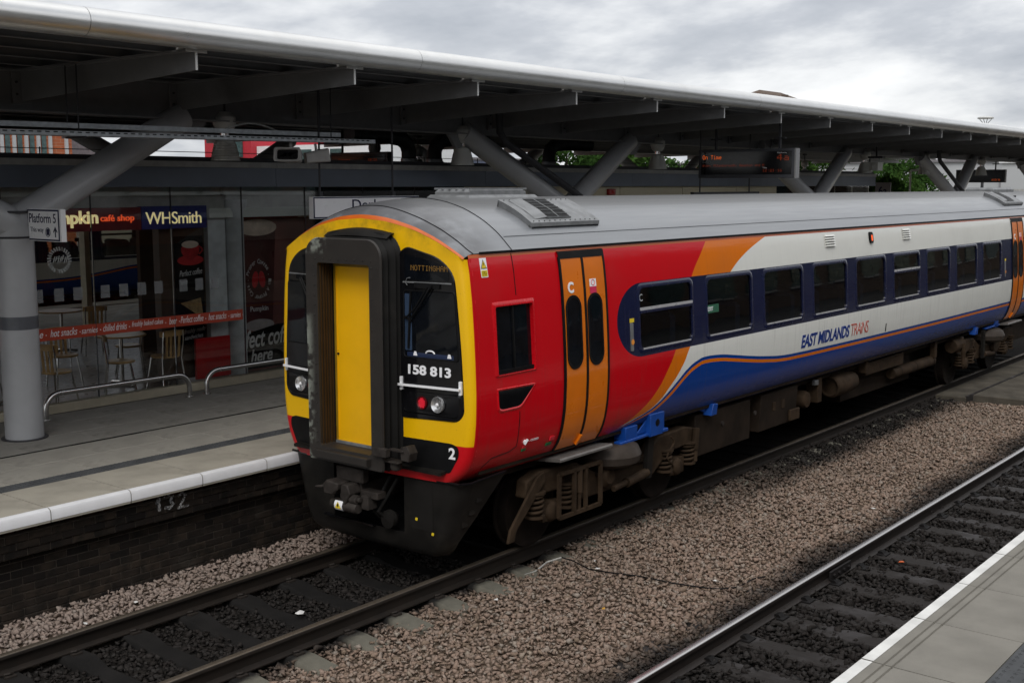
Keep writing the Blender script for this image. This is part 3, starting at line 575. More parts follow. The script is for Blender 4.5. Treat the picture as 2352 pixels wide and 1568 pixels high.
scr = t.n('ShaderNodeMapping'); scr.inputs['Scale'].default_value = (40, 1.5, 40); t.l(t.coord(), scr.inputs[0]); c = t.mix(t.math('MULTIPLY', t.step(t.noise(2, 2, scr.outputs[0]), .72, .78), t.math('MULTIPLY', frd, .6)), c, (.5, .5, .5))
M['roof'] = t.bsdf(c, t.math('MULTIPLY_ADD', t.noise(3, 4, up.outputs[0]), .2, .30), coat=.15)
M['t_red'] = pm('train_red', M_red, .28, coat=.2, var=.05); M['t_orange'] = pm('train_orange', M_or, .3, coat=.5, var=.06, vs=3, dirt=.1, dcol=(.25, .09, .02)); M['t_blue'] = pm('bracket_blue', (.006, .055, .28), .4, var=.1, dirt=.25, dcol=(.06, .05, .045))
M['t_navy'] = pm('train_navy', M_na, .25, coat=.6, var=.05); M['t_white'] = pm('train_white', M_wh, .3, coat=.5, var=.04)
M['door_yellow'] = pm('gangway_door_yellow', (.86, .45, .003), .4, var=.05, vs=2, dirt=.2, dcol=(.40, .22, .01))
M['win'] = glass('train_window_glass', (.52, .52, .48)); M['cabglass'] = pm('windscreen_glass', (.004, .005, .007), .04, var=.3, rvar=.02, spec=.35)
M['rubber'] = pm('gangway_rubber', (.012, .0115, .011), .55, var=.2, vs=4, dirt=.25, dcol=(.07, .06, .05))
t = NT('worn_gangway_plate'); px, py, pz = t.xyz(t.coord()); base = t.mix(t.noise(6, 5), (.014, .012, .011), (.032, .027, .023))
edge = t.math('MULTIPLY', t.math('MAXIMUM', t.math('MULTIPLY', t.math('SUBTRACT', 1, t.step(px, -.52, -.40)), t.math('SUBTRACT', 1, t.step(pz, 2.35, 2.75))), t.math('MULTIPLY', t.math('SUBTRACT', 1, t.step(px, -.28, -.2)), t.step(pz, 3.16, 3.24))), t.step(t.noise(7, 6), .46, .56))
M['plate'] = t.bsdf(t.mix(edge, base, t.mix(t.noise(20, 4), (.12, .13, .11), (.30, .32, .28))), .55)
M['skirt'] = pm('black_skirt', (.013, .012, .011), .45, var=.25, vs=3, bump=.1, bsc=30, dirt=.5, dcol=(.055, .047, .038))
M['grime'] = pm('brake_dust_brown', (.040, .026, .016), .75, var=.3, vs=6, bump=.3, bsc=40, dirt=.4, dcol=(.03, .024, .02))
M['grime_dark'] = pm('grimy_box', (.019, .013, .009), .75, var=.3, vs=3, bump=.2, bsc=30, dirt=.4, dcol=(.02, .017, .015))
M['iron'] = pm('coupler_iron', (.035, .030, .027), .55, var=.3, vs=10, bump=.3, bsc=50)
M['seat'] = pm('seat_moquette', (.03, .05, .12), .9); M['inner'] = pm('interior_lining', (.10, .10, .09), .7); M['yellow'] = pm('warning_yellow', (.75, .55, .02), .5, var=.03)
M['amb'] = pm('amber_button', (.8, .3, .05), .3); M['vent'] = pm('vent_grey_metal', (.20, .205, .21), .45, metal=.3, var=.2, vs=8)
car = empty('train_car', (0, CY, 0), 'red yellow and white diesel train car with orange doors at the platform', 'train')
WINS = [(10.98 + 1.505 * i, 12.155 + 1.505 * i) for i in range(9)]; WZ = (2.0, 2.73); CW = (8.50, 9.07, 2.05, 2.70)
zl = sorted(set([round(float(z), 4) for z in np.concatenate([np.linspace(.975, 1.42, 12), np.linspace(1.5, 3.2, 18), [WZ[0], WZ[1], CW[2], CW[3]]])]))
yl = sorted(set([8.20, 8.22, 8.3] + [v for w_ in WINS for v in w_] + [CW[0], CW[1], 9.55, 10.36, 24.7, 26, 27.5, YEND]))
for sgn in (1, -1):
    G = [[(sgn * xs(z), y, z) for y in yl] for z in zl]
    def skip(i, j):
        y, z = (yl[j] + yl[j + 1]) / 2, (zl[i] + zl[i + 1]) / 2
        return (WZ[0] < z < WZ[1] and any(a < y < b for a, b in WINS)) or (CW[0] < y < CW[1] and CW[2] < z < CW[3])
    MB().grid(G, skip=skip).build('body_side', M['livery'], car, ang=60)
# roof with domed front
RP0 = [(0, 3.521), (.35, 3.496), (.677, 3.426), (.93, 3.33), (1.10, 3.245), (1.20, 3.19), (1.238, 3.16)]
RP1 = [(0, 3.632), (.17, 3.628), (.37, 3.592), (.63, 3.516), (.884, 3.413), (1.071, 3.31), (1.18, 3.235), (1.242, 3.205)]
RP2 = [(0, 3.712), (.2, 3.70), (.4, 3.67), (.64, 3.605), (.87, 3.50), (1.05, 3.385), (1.16, 3.285), (1.225, 3.222), (1.246, 3.205)]
fr = np.linspace(-1, 1, 49); xsn = np.sign(fr) * np.abs(np.sin(np.abs(fr) * math.pi / 2))
def rsec(y):
    def zz_(P, x): 
        P = np.array(P); return np.interp(np.abs(x), P[:, 0], P[:, 1])
    x0 = 1.238 * xsn
    if y <= 8.24: a = (y - 8.12) / .12; z = zz_(RP0, x0) * (1 - a ** .7) + zz_(RP1, x0) * a ** .7
    else:
        a = min(1, (y - 8.24) / .62); a = a * (2 - a); z = zz_(RP1, x0) * (1 - a) + zz_(RP2, x0) * a
    k = np.array([.25, .5, .25]); zs = z.copy(); zs[1:-1] = z[:-2] * .25 + z[1:-1] * .5 + z[2:] * .25
    return [(x, y + (.075 * (x / 1.2) ** 2 if y < 8.2 else .075 * (x / 1.2) ** 2 * max(0, 1 - (y - 8.2) / .5)) - .07 * (y < 8.2) - .07 * max(0, 1 - (y - 8.2) / .5) * (y >= 8.2), h) for x, h in zip(x0, zs)]
ry = [8.12, 8.145, 8.17, 8.20, 8.24, 8.32, 8.42, 8.55, 8.7, 8.86] + list(np.linspace(9.3, YEND, 14))
MB().grid([rsec(y) for y in ry], mf=lambda i, j: 1 if i == 0 else 0).build('roof', [M['roof'], pm('orange_stripe', (.55, .11, .012), .35, coat=.3)], car, ang=60)
for y_ in (8.27, 8.86): MB().tube([(p[0], p[1], p[2] + .001) for p in rsec(y_)], .006, 5).build('roof_seam', M['black'], car)
for sgn in (1, -1): MB().bar((sgn * 1.248, 8.36, 3.212), (sgn * 1.248, YEND, 3.212), .014, .02).build('gutter', M['black'], car)
for sgn in (1, -1): MB().tube([(sgn * 1.10, 8.9, 3.342 + .004), (sgn * 1.10, YEND, 3.346)], .004, 5).build('roof_rib', M['roof'], car)
# cab front
def fyy(x): return 8.05 + .075 * (abs(x) / 1.2) ** 2
plan = []
for s_ in np.concatenate([np.linspace(0, .88, 12), np.linspace(.9, .99, 6)]): plan.append((s_, None))
def frow(z, ztop):
    P = []; w_ = xs(min(3.2, z)); rc = .10
    for s_ in np.linspace(0, 1, 12): P.append((s_ * (w_ - rc), fyy(s_ * (w_ - rc))))
    y0 = P[-1][1]
    for k in range(1, 8): a = k / 7 * math.pi / 2; P.append((w_ - rc + rc * math.sin(a), y0 + rc * (1 - math.cos(a))))
    P.append((w_, 8.235)); return P
vv = np.concatenate([np.linspace(1.03, 1.42, 8), np.linspace(1.5, 3.155, 14)])
for_rows = []
for z in vv:
    h = frow(z, 0); for_rows.append([(-x, y, z) for x, y in h[::-1]] + [(x, y, z) for x, y in h[1:]])
def ztop(x): return float(np.interp(abs(x), [p[0] for p in RP0], [p[1] for p in RP0]))
h = frow(3.155, 0)
for a in (.25, .5, .75, 1.0):
    r_ = [(x, y - .004 * a, 3.155 + (max(ztop(x), 3.157) - 3.155) * a) for x, y in h]; for_rows.append([(-x, y, z) for x, y, z in r_[::-1]] + r_[1:])
MB().grid(for_rows).build('cab_front', M['cab'], car, ang=60)
FF = lambda off: (lambda x, z, w=0.0: (x, fyy(x) - off - w, z))
# end wall and floor
MB().prism([(sg * xs(z), z) for sg, zs_ in ((1, zl), (-1, zl[::-1])) for z in zs_], 'y', YEND - .02, YEND + .02).build('end_wall', M['skirt'], car)
MB().box(-1.2, 1.2, 8.4, YEND - .05, 1.08, 1.16).box(-1.0, 1.0, 8.6, YEND - .1, .93, 1.07).build('floor', M['grime_dark'], car)
MB().box(-1.2, 1.2, 9.42, 9.46, 1.16, 3.1).box(-1.2, -.35, 10.45, 10.49, 1.16, 3.1).box(.35, 1.2, 10.45, 10.49, 1.16, 3.1).build('bulkhead', M['inner'], car)
MB().grid([[(x, y, 3.0 + .12 * (1 - (x / 1.2) ** 2)) for x in (-1.2, -.7, 0, .7, 1.2)] for y in (9.4, YEND - .1)]).build('ceiling_lining', M['inner'], car)
sm = MB().cbox(-.5, .5, -.06, .06, .45, 1.2, .05).cbox(-.5, .5, .06, .5, .35, .5, .03).mesh('seat', M['seat'])
for i in range(17):
    for sx in (-.72, .72): child('seat', sm, car, (sx, 11.1 + .8 * i - CY, 1.16), 0 if i % 2 else math.pi)
# windows
M['sill_silver'] = pm('window_sill_bright', (.62, .62, .64), .3, metal=.4, var=.05)
for sgn in (1, -1):
    for i, (a, b) in enumerate(WINS):
        f = SF(sgn); q = WZ
        fo = rr(a - .03, b + .03, q[0] - .03, q[1] + .03, .10); fi = rr(a + .02, b - .02, q[0] + .025, q[1] - .02, .085); fm = rr(a - .005, b + .005, q[0] - .005, q[1] + .005, .09)
        w_ = MB().loops([[f(y, z, .001) for y, z in fo], [f(y, z, .009) for y, z in fm], [f(y, z, .008) for y, z in fi], [f(y, z, -.03) for y, z in fi]]).build('window', M['t_navy'], car)
        MB().patch(fi, lambda y, z: f(y, z, -.012), 3).build('pane', M['win'], w_)
        MB().bar(f(a + .07, q[0] + .03, .004), f(b - .07, q[0] + .03, .004), .014, .016).build('glint_lip', M['sill_silver'], w_)  # bright bar stands for light reflected along the lower window lip
        if i in (0, 5):
            MB().bar(f(a + .02, 2.475, .006), f(b - .02, 2.475, .006), .02, .03).build('hopper_bar', M['sill_silver'], w_); MB().bar(f(a + .02, 2.445, .004), f(b - .02, 2.445, .004), .02, .03).build('hopper_rail', M['t_navy'], w_)
    f = SF(sgn); a, b, z0, z1 = CW; fo = rr(a - .045, b + .035, z0 - .02, z1 + .045, .02, 2); fm = rr(a - .02, b + .015, z0 - .005, z1 + .02, .015, 2); fi = rr(a, b, z0, z1, .015, 2)
    w_ = MB().loops([[f(y, z, .001) for y, z in fo], [f(y, z, .014) for y, z in fm], [f(y, z, .012) for y, z in fi], [f(y, z, -.05) for y, z in fi]]).build('cab_window', M['t_red'], car)
    MB().patch(fi, lambda y, z: f(y, z, -.03), 2).build('pane', M['cabglass'], w_); MB().bar(f((a + b) / 2, z0, -.02), f((a + b) / 2, z1, -.02), .02, .02).bar(f(a, z0 + .02, -.015), f(b, z0 + .02, -.015), .02, .04).build('sliding_frame', M['black'], w_)
    lo = smooth_poly([(8.50, 1.90), (8.515, 1.735), (8.56, 1.715), (8.84, 1.715), (9.05, 1.89)], [.01, .06, .03, .05, .01])
    cxx = (8.78, 1.8); big_ = [(cxx[0] + (p[0] - cxx[0]) * 1.1, cxx[1] + (p[1] - cxx[1]) * 1.32 - .008) for p in lo]
    w_ = MB().loops([[f(y, z, .001) for y, z in big_], [f(y, z, .012) for y, z in [(cxx[0] + (p[0] - cxx[0]) * 1.05, cxx[1] + (p[1] - cxx[1]) * 1.16) for p in lo]], [f(y, z, .004) for y, z in lo]]).build('droplight_panel', M['t_red'], car)
    MB().patch(lo, lambda y, z: f(y, z, .005), 3).build('pane', M['black_gloss'], w_)
    MB().tube([f(8.83, 3.19 - k * .04, .001) for k in range(11)], .005, 5).build('panel_seam', M['black'], car); MB().tube([f(8.835 + .002 * k, 1.66 - k * .045, .0) for k in range(9)] + [f(8.76, 1.26, 0), f(8.50, 1.24, 0), f(8.40, 1.17, 0), f(8.36, 1.09, 0)], .005, 5).build('panel_seam', M['black'], car)
    # doors
    for dn, (d0, d1) in enumerate(((9.55, 10.36), (24.90, 25.70))):
        mid = (d0 + d1) / 2; dz = np.linspace(1.115, 3.12, 24); f = SF(sgn)
        for n_, (a, b) in enumerate(((d0 + .03, mid - .018), (mid + .018, d1 - .03))):
            dd = MB().grid([[f(y, z, .012) for y in (a, b)] for z in dz]).build('door', M['t_orange'], car, ang=60)
            c_ = (a + b) / 2 + (-.02 if n_ == 0 else -.03); hw = .122
            o1 = rr(c_ - hw - .012, c_ + hw + .012, 1.965, 2.725, hw + .012, 8); o2 = rr(c_ - hw + .012, c_ + hw - .012, 1.995, 2.695, hw - .012, 8)
            MB().loops([[f(y, z, .013) for y, z in o1], [f(y, z, .022) for y, z in o1], [f(y, z, .020) for y, z in o2], [f(y, z, .014) for y, z in o2]]).build('window_seal', M['black'], dd)
            MB().patch(o2, lambda y, z: f(y, z, .016), 3).build('pane', M['cabglass'], dd)
        sea = MB()
        for a, b in ((d0, d0 + .03), (mid - .018, mid + .018), (d1 - .03, d1)): sea.grid([[f(a, z, .002), f(a, z, .018), f(b, z, .018), f(b, z, .002)] for z in dz])
        sea.grid([[f(y, 3.10, .018), f(y, 3.165, .018), f(y, 3.175, .002)] for y in (d0, d1)]).build('door_seal', M['black'], car)
        if sgn == 1:
            cc = d0 + .165; text('door_letter', 'C', (cc - .05, cc + .05, 2.745, 2.86), lambda u, v, w: f(u, v, .014 + w), M['sign_white'], car, bold=.04)
            for nm, a, b, z0, z1, mt in (('no_smoking_sticker', mid + .095, mid + .215, 2.79, 2.87, 'sign_white'), ('sticker_red_part', mid + .095, mid + .215, 2.72, 2.79, None)):
                MB().grid([[f(y, z, .0145) for y in (a, b)] for z in (z0, z1)]).build(nm, M[mt] if mt else pm('sticker_red', (.55, .02, .08), .5), car)
            MB().tube([f(mid + .155 + .03 * math.cos(k / 12 * 2 * math.pi), 2.832 + .03 * math.sin(k / 12 * 2 * math.pi), .016) for k in range(13)], .004, 4).build('no_smoking_ring', pm('ring_red', (.6, .05, .05), .5), car)
            MB().bar(f(mid - .03, 1.13, .02), f(mid - .005, 1.235, .02), .03, .05, up=(1, 0, 0)).build('door_handle', M['t_orange'], car)
        MB().prism([(sgn * 1.0, 1.02), (sgn * 1.33, 1.05), (sgn * 1.345, 1.035), (sgn * 1.345, 1.015), (sgn * 1.0, .985)], 'y', d0 - .03, d1 + .12).build('door_step', pm('step_edge', (.16, .15, .14), .5, metal=.4), car)
f = SF(1)
# side fittings
def sticker(name, y0, y1, z0, z1, F_, mats):
    o = MB().grid([[F_(y0, z0, .003), F_(y1, z0, .003)], [F_(y0, z1, .003), F_(y1, z1, .003)]]).build(name, M['sign_white'], car)
    h_ = z1 - z0; m_ = (y0 + y1) / 2; w_ = (y1 - y0) * .42
    MB().add([F_(m_ - w_, z0 + h_ * .46, .0045), F_(m_ + w_, z0 + h_ * .46, .0045), F_(m_, z0 + h_ * .93, .0045)], [(0, 1, 2)]).build('triangle_edge', M['black'], o)
    MB().add([F_(m_ - w_ * .78, z0 + h_ * .49, .006), F_(m_ + w_ * .78, z0 + h_ * .49, .006), F_(m_, z0 + h_ * .87, .006)], [(0, 1, 2)]).build('triangle', M['yellow'], o)
    MB().add([F_(m_ - w_ * .02, z0 + h_ * .78, .007), F_(m_ + w_ * .18, z0 + h_ * .66, .007), F_(m_, z0 + h_ * .64, .007), F_(m_ + w_ * .14, z0 + h_ * .53, .007), F_(m_ - w_ * .22, z0 + h_ * .68, .007), F_(m_ - w_ * .02, z0 + h_ * .69, .007)], [(0, 5, 4), (5, 1, 2), (2, 3, 4), (0, 1, 5)]).build('bolt_symbol', M['black'], o)
    MB().grid([[F_(y0 + .008, z0 + .008, .0045), F_(y1 - .008, z0 + .008, .0045)], [F_(y0 + .008, z0 + h_ * .36, .0045), F_(y1 - .008, z0 + h_ * .36, .0045)]]).build('yellow_panel', M['yellow'], o)
    text('warning_text', 'Danger\nOverhead\nlive wires', (y0 + .016, y1 - .016, z0 + .016, z0 + h_ * .32), lambda u, v, w: F_(u, v, .0046 + w * .3), M['black'], o)
    return o
sticker('warning_sticker', 8.345, 8.445, 2.985, 3.165, f, None)
text('fleet_name', 'EAST MIDLANDS', (15.13, 16.78, 1.59, 1.775), lambda u, v, w: f(u, v, .002 + w), pm('lettering_blue', (.004, .03, .20), .35), car, bold=.03, shear=.16, sp=.96)
text('fleet_name_thin', 'TRAiNS', (16.83, 17.50, 1.59, 1.775), lambda u, v, w: f(u, v, .002 + w), pm('lettering_red', (.50, .06, .035), .4), car, bold=-.012, shear=.05, sp=.84)
for y0 in (15.95, 18.95):
    v_ = MB().grid([[f(y, z, .006) for y in (y0, y0 + .35)] for z in (2.955, 3.14)]).build('side_vent', M['t_white'], car)
    for k in range(5): MB().prism([(f(0, 2.965 + .035 * k, .006)[0], 2.965 + .035 * k), (f(0, 2.965 + .035 * k, .03)[0], 2.97 + .035 * k), (f(0, 2.965 + .035 * k, .006)[0], 2.99 + .035 * k)], 'y', y0 + .02, y0 + .33).build('louvre', M['t_white'], v_)
    for k in range(4): MB().grid([[f(y, z, .008) for y in (y0 + .02, y0 + .33)] for z in (2.988 + .035 * k, 2.999 + .035 * k)]).build('louvre_gap', M['black'], v_)
lp = MB().loops([[f(y, z, w_) for y, z in rr(17.57, 17.69, 2.955, 3.125, .04)] for w_ in (.0, .03)], cap1=True).build('door_indicator', M['black'], car)
MB().patch(rr(17.60, 17.66, 2.99, 3.08, .015), lambda y, z: f(y, z, .033), 1).build('lamp', glow('indicator_lamp', (1, .12, .02), .9), lp)
for y0 in (10.82, 24.42):
    o = MB().loops([[f(y, z, w_) for y, z in rr(y0 - .025, y0 + .03, 2.03, 2.34, .01, 2)] for w_ in (0, .01)], cap1=True).build('door_control', M['vent'], car)
    MB().grid([[f(y, z, .006) for y in (y0 - .04, y0 + .05)] for z in (2.345, 2.39)]).build('control_label', M['yellow'], o)
    MB().patch([(y0 + .003 + .032 * math.cos(k * .524), 2.13 + .032 * math.sin(k * .524)) for k in range(12)], lambda y, z: f(y, z, .014), 1).build('button', M['amb'], o)
text('coach_letter', 'C', (11.02, 11.085, 2.56, 2.64), lambda u, v, w: f(u, v, -.010 + w), pm('coach_letter_pale', (.4, .42, .45), .5), car)
o = MB().grid([[f(y, z, -.009) for y in (12.51, 12.80)] for z in (2.30, 2.40)]).build('window_sticker', pm('sticker_green', (.03, .12, .07), .4), car)
text('sticker_text', 'EXIT', (12.53, 12.66, 2.325, 2.375), lambda u, v, w: f(u, v, -.008 + w), M['sign_white'], o)
MB().grid([[f(y, z, .003) for y in (18.21, 18.25)] for z in (1.53, 1.66)]).build('jack_mark', M['black'], car)
hd = MB().lathe([(0, .02), (.02, .02), (.022, 0)], f(8.97, 1.325, .0), 'x', 10).bar(f(8.955, 1.30, .02), f(8.99, 1.35, .02), .012, .02).build('isolating_handle', M['sign_white'], car)
for nm, a, b, z0, z1, mt in (('label_green', 8.955, 9.01, 1.225, 1.255, pm('label_green', (.01, .14, .05), .5)), ('label_red', 8.955, 9.01, 1.255, 1.28, pm('label_red', (.6, .03, .04), .5)), ('switch_red', 9.40, 9.47, 1.26, 1.30, pm('switch_red', (.7, .03, .05), .4)), ('switch_green', 9.36, 9.44, 1.21, 1.24, pm('switch_green', (.01, .14, .05), .5))):
    MB().loops([[f(y, z, w_) for y, z in ((a, z0), (b, z0), (b, z1), (a, z1))] for w_ in (0, .015)], cap1=True).build(nm, mt, car)
text('handle_text', '— CLOSED', (9.02, 9.20, 1.312, 1.334), lambda u, v, w: f(u, v, .002 + w), M['sign_white'], car)
# ---- cab front fittings
for sx in (1, -1):
    F0 = FF(0); F_ = (lambda off: (lambda x, z, w=0.0: (sx * x, fyy(x) - off - w, z)))
    ol = smooth_poly([(.50, 1.64), (.545, 1.62), (1.17, 1.64), (1.245, 1.72), (1.225, 2.20), (1.185, 2.65), (1.145, 3.02), (.98, 3.165), (.60, 3.262), (.50, 3.20)], [.03, .08, .10, .12, .3, .3, .22, .22, .10, .08])
    big_ = [(.87 + (p[0] - .87) * 1.022, 2.42 + (p[1] - 2.42) * 1.01) for p in ol]
    ws = MB().loops([[F_(.001)(x, z) for x, z in big_], [F_(.012)(x, z) for x, z in ol]]).patch(ol, F_(.012), 6).build('windscreen_surround', M['black_gloss'], car)
    MB().patch(smooth_poly([(.575, 2.955), (1.10, 2.955), (1.095, 3.05), (.95, 3.125), (.575, 3.195)], .03), F_(.015), 4).build('destination_glass', M['cabglass'], ws)
    gl = smooth_poly([(.565, 2.22), (1.195, 2.22), (1.155, 2.85), (.565, 2.84)], [.04] * 4); MB().patch(gl, F_(.016), 5).build('windscreen', M['cabglass'], ws)
    MB().loops([[F_(.013)(.87 + (x - .87) * 1.05, 2.53 + (z - 2.53) * 1.05) for x, z in gl], [F_(.020)(.87 + (x - .87) * 1.025, 2.53 + (z - 2.53) * 1.025) for x, z in gl], [F_(.014)(x, z) for x, z in gl]]).build('windscreen_seal', M['black'], ws)
    MB().bar(F_(.02)(.56, 2.93), F_(.02)(1.13, 2.935), .012, .012).build('divider_lip', M['vent'], ws)
    # cab desk items seen low behind the glass
    if sx == 1:
        led('destination_text', 'NOTTINGHAM', (.655, 1.087, 3.045, 3.095), lambda u, v, w: F_(.0165)(u, v, w), M['led_amber'], ws, .7)
        MB().patch(rr(.60, 1.15, 2.222, 2.265, .005, 1), F_(.0175), 3).build('cab_desk', pm('desk_blue', (.012, .022, .06), .4), ws)
        for a in (.70, 1.10): MB().patch(smooth_poly([(a - .025, 2.235), (a + .025, 2.235), (a + .012, 2.275), (a - .012, 2.275)], .005), F_(.019), 1).build('desk_fitting', M['sign_white'], ws)
        MB().tube([F_(.02)(.88 + .05 * math.cos(k / 10 * math.pi), 2.265 + .025 * math.sin(k / 10 * math.pi)) for k in range(11)], .008, 5).build('desk_dial', M['sign_white'], ws)
        MB().patch(rr(.575, .66, 2.28, 2.82, .01, 2), F_(.0172), 4).build('cab_partition', pm('cab_partition_blue', (.03, .05, .09), .3), ws)
        text('unit_number', '158 813', (.605, 1.113, 2.05, 2.145), lambda u, v, w: F_(.013)(u, v, w), M['sign_white'], car, bold=.034)
    wp = MB()
    a_ = F_(.05)(.88, 2.90); wp.tube([a_, F_(.055)(.74, 2.70), F_(.04)(.60, 2.585)], .008, 6).tube([F_(.05)(.91, 2.895), F_(.055)(.79, 2.72), F_(.04)(.655, 2.575)], .008, 6).bar(F_(.03)(.585, 2.60), F_(.03)(.67, 2.565), .02, .02).bar(F_(.028)(.625, 2.30), F_(.028)(.66, 2.84), .015, .018)
    wp.lathe([(.0, 0), (.03, 0), (.03, .03), (0, .03)], F_(.05)(.895, 2.90), 'y', 10).bar(F_(.02)(.70, 2.905), F_(.02)(1.0, 2.905), .02, .05).build('wiper', M['black'], ws)
    MB().tube([F_(.03)(.62, 2.90), F_(.035)(.60, 2.93), F_(.035)(.625, 2.97), F_(.03)(.66, 2.975)], .003, 4).build('washer_hose', M['vent'], ws)
    bar = MB().bar(F_(.055)(.50, 1.945), F_(.055)(1.235, 1.955), .012, .022).build('grab_bar', M['sign_white'], car)
    for a, z in ((.525, 1.955), (1.225, 1.965)): MB().loops([[F_(o_)(x, z_) for x, z_ in rr(a - .014, a + .014, z - .065, z + .065, .004, 1)] for o_ in (.012, .03)], cap1=True).bar(F_(.02)(a, z - .01), F_(.06)(a, z - .01), .02, .02).build('bracket', M['sign_white'], bar)
    # lamp cluster
    lb = rr(.545, 1.205, 1.685, 1.885, [.05, .07, .02, .02]); cl = MB().loops([[F_(.012)(x, z) for x, z in rr(.53, 1.222, 1.668, 1.90, [.055, .075, .03, .03])], [F_(.018)(x, z) for x, z in lb], [F_(.008)(x, z) for x, z in lb]]).patch(lb, F_(.0135), 4).build('lamp_cluster', M['black_gloss'], car)
    c1 = F_(.014)(.965, 1.785); hp = MB().lathe([(.0, -.001), (.02, -.004), (.05, -.008), (.066, -.018), (.076, -.022), (.080, -.010), (.080, 0)], c1, 'y', 22).build('headlight', pm('headlight_reflector', (.75, .75, .76), .18, metal=.8, var=.2, vs=30), cl)
    MB().lathe([(0, -.032), (.012, -.030), (.02, -.018)], c1, 'y', 10).build('bulb', M['sign_white'], hp)
    c2 = F_(.014)(.775, 1.785); tl = MB().lathe([(0, -.006), (.05, -.006), (.062, -.012), (.064, 0)], c2, 'y', 20).build('tail_light', pm('tail_lens_dark_red', (.10, .004, .006), .25), cl)
    d_ = MB()
    for k in range(34):
        r_ = .048 * math.sqrt((k + .5) / 34); a = k * 2.4; d_.lathe([(.0042, -.009), (0, -.011)], (c2[0] + r_ * math.cos(a) * .9, c2[1], c2[2] + r_ * math.sin(a)), 'y', 6)
    d_.build('led_points', glow('tail_led_red', (1, .02, .05), 1.5 if sx == 1 else .02), tl)
    # red lower front with step recess
    rc_ = smooth_poly([(.50, 1.425), (1.10, 1.425), (1.185, 1.40), (1.19, 1.31), (1.085, 1.135), (.50, 1.10)], [.01, .03, .05, .06, .03, .01])
    rec = MB().patch(rc_, F_(.004), 4).build('step_recess', M['black'], car); MB().prism([(F_(.006)(0, 0)[1] - .02, 1.115), (8.13, 1.13), (8.13, 1.16), (F_(.006)(0, 0)[1] - .02, 1.145)], 'x', sx * .52, sx * 1.04).build('step_plate', M['skirt'], rec)
    if sx == 1: text('car_number', '2', (1.075, 1.15, 1.275, 1.385), lambda u, v, w: F_(.006)(u, v, w), M['sign_white'], car, bold=.03)
    if sx == -1: sticker('windscreen_sticker', -.80, -.68, 2.55, 2.75, lambda x, z, w: (x, fyy(x) - .018 - w, z), None)
# gangway
def gout(hw, z0, z1, r, y): return [(x, y, z) for x, z in rr(-hw, hw, z0, z1, [.03, .03, r, r], 8)]
gw = MB().loops([gout(.36, 1.26, 3.09, .03, 8.0), gout(.36, 1.26, 3.09, .03, 7.79), gout(.515, 1.12, 3.325, .17, 7.78), gout(.525, 1.11, 3.335, .18, 7.80), gout(.475, 1.13, 3.29, .16, 7.86)]).build('gangway_plate', M['plate'], car, ang=40)
riv = MB()
for k in range(19):
    z = 1.3 + k * .098
    for x in (-.485, -.40, .40, .485): riv.lathe([(.009, 0), (.006, -.006), (0, -.008)], (x, 7.7855, z), 'y', 6)
for k in range(8):
    for z in (3.13, 3.27): riv.lathe([(.009, 0), (.006, -.006), (0, -.008)], (-.38 + k * .11, 7.786, z), 'y', 6)
rv = riv.build('rivets', M['plate'], gw); rv['kind'] = 'stuff'
MB().loops([gout(.47, 1.14, 3.28, .16, 7.855), gout(.505, 1.10, 3.345, .20, 7.90), gout(.47, 1.13, 3.31, .17, 7.94), gout(.525, 1.09, 3.395, .24, 7.985), gout(.485, 1.12, 3.34, .19, 8.02), gout(.535, 1.10, 3.43, .26, 8.075)]).build('gangway_bellows', M['rubber'], car, ang=60)
# rubber hood over the gangway
hood = []
for y_, k in ((7.93, 0), (7.99, .04), (8.06, .05), (8.12, .03)):
    hood.append([(x, y_ + .02 * (abs(x) / .4) ** 2, 3.335 + k + .055 * math.cos(x / .46 * math.pi / 2) * (.4 + k * 10)) for x in np.linspace(-.44, .44, 15)])
MB().grid(hood).build('gangway_hood', M['rubber'], car, ang=70)
dr = MB().box(-.345, .345, 8.0, 8.03, 1.275, 3.075).build('gangway_door', M['door_yellow'], car); MB().box(-.345, .345, 7.992, 8.0, 3.045, 3.075).box(-.345, -.325, 7.992, 8.0, 1.28, 3.045).build('door_top_rail', pm('door_edge_dark_yellow', (.30, .18, .01), .5), dr); MB().lathe([(.012, 0), (.012, -.012), (0, -.014)], (-.30, 8.0, 2.17), 'y', 8).lathe([(.007, 0), (0, -.006)], (-.31, 8.0, 2.2), 'y', 8).build('door_bolt', M['black'], dr)

for a, b, z0, z1 in ((-.315, -.308, 1.32, 3.02), (.308, .315, 1.32, 3.02)): MB().box(a, b, 7.994, 8.0, z0, z1).build('door_rib', M['door_yellow'], dr)
MB().box(-.345, .345, 7.985, 8.0, 1.262, 1.29).build('door_sill', M['vent'], dr)
for k in range(5): MB().box(-.3595, -.352 + .004 * (k % 2), 7.82 + k * .035, 7.835 + k * .035, 1.27, 3.08).build('jamb_rib', pm('jamb_brown', (.05, .028, .012), .5) if k == 0 else bpy.data.materials['jamb_brown'], gw)
MB().cbox(-.40, .36, 7.72, 7.80, 1.16, 1.235, .01).build('gangway_sill', M['plate'], gw)
lt_ = MB().box(.42, .60, 7.74, 7.80, 1.28, 1.36).box(.56, .74, 7.83, 7.88, 1.33, 1.352).prism([(.70, 1.25), (.80, 1.25), (.82, 1.33), (.78, 1.40), (.70, 1.38)], 'y', 7.84, 7.95).box(.48, .70, 7.80, 7.93, 1.22, 1.235).lathe([(0, -.03), (.05, -.03), (.06, .0), (.06, .05), (0, .05)], (.60, 7.88, 1.17), 'z', 10).build('gangway_latch', M['iron'], car, bev=.004)
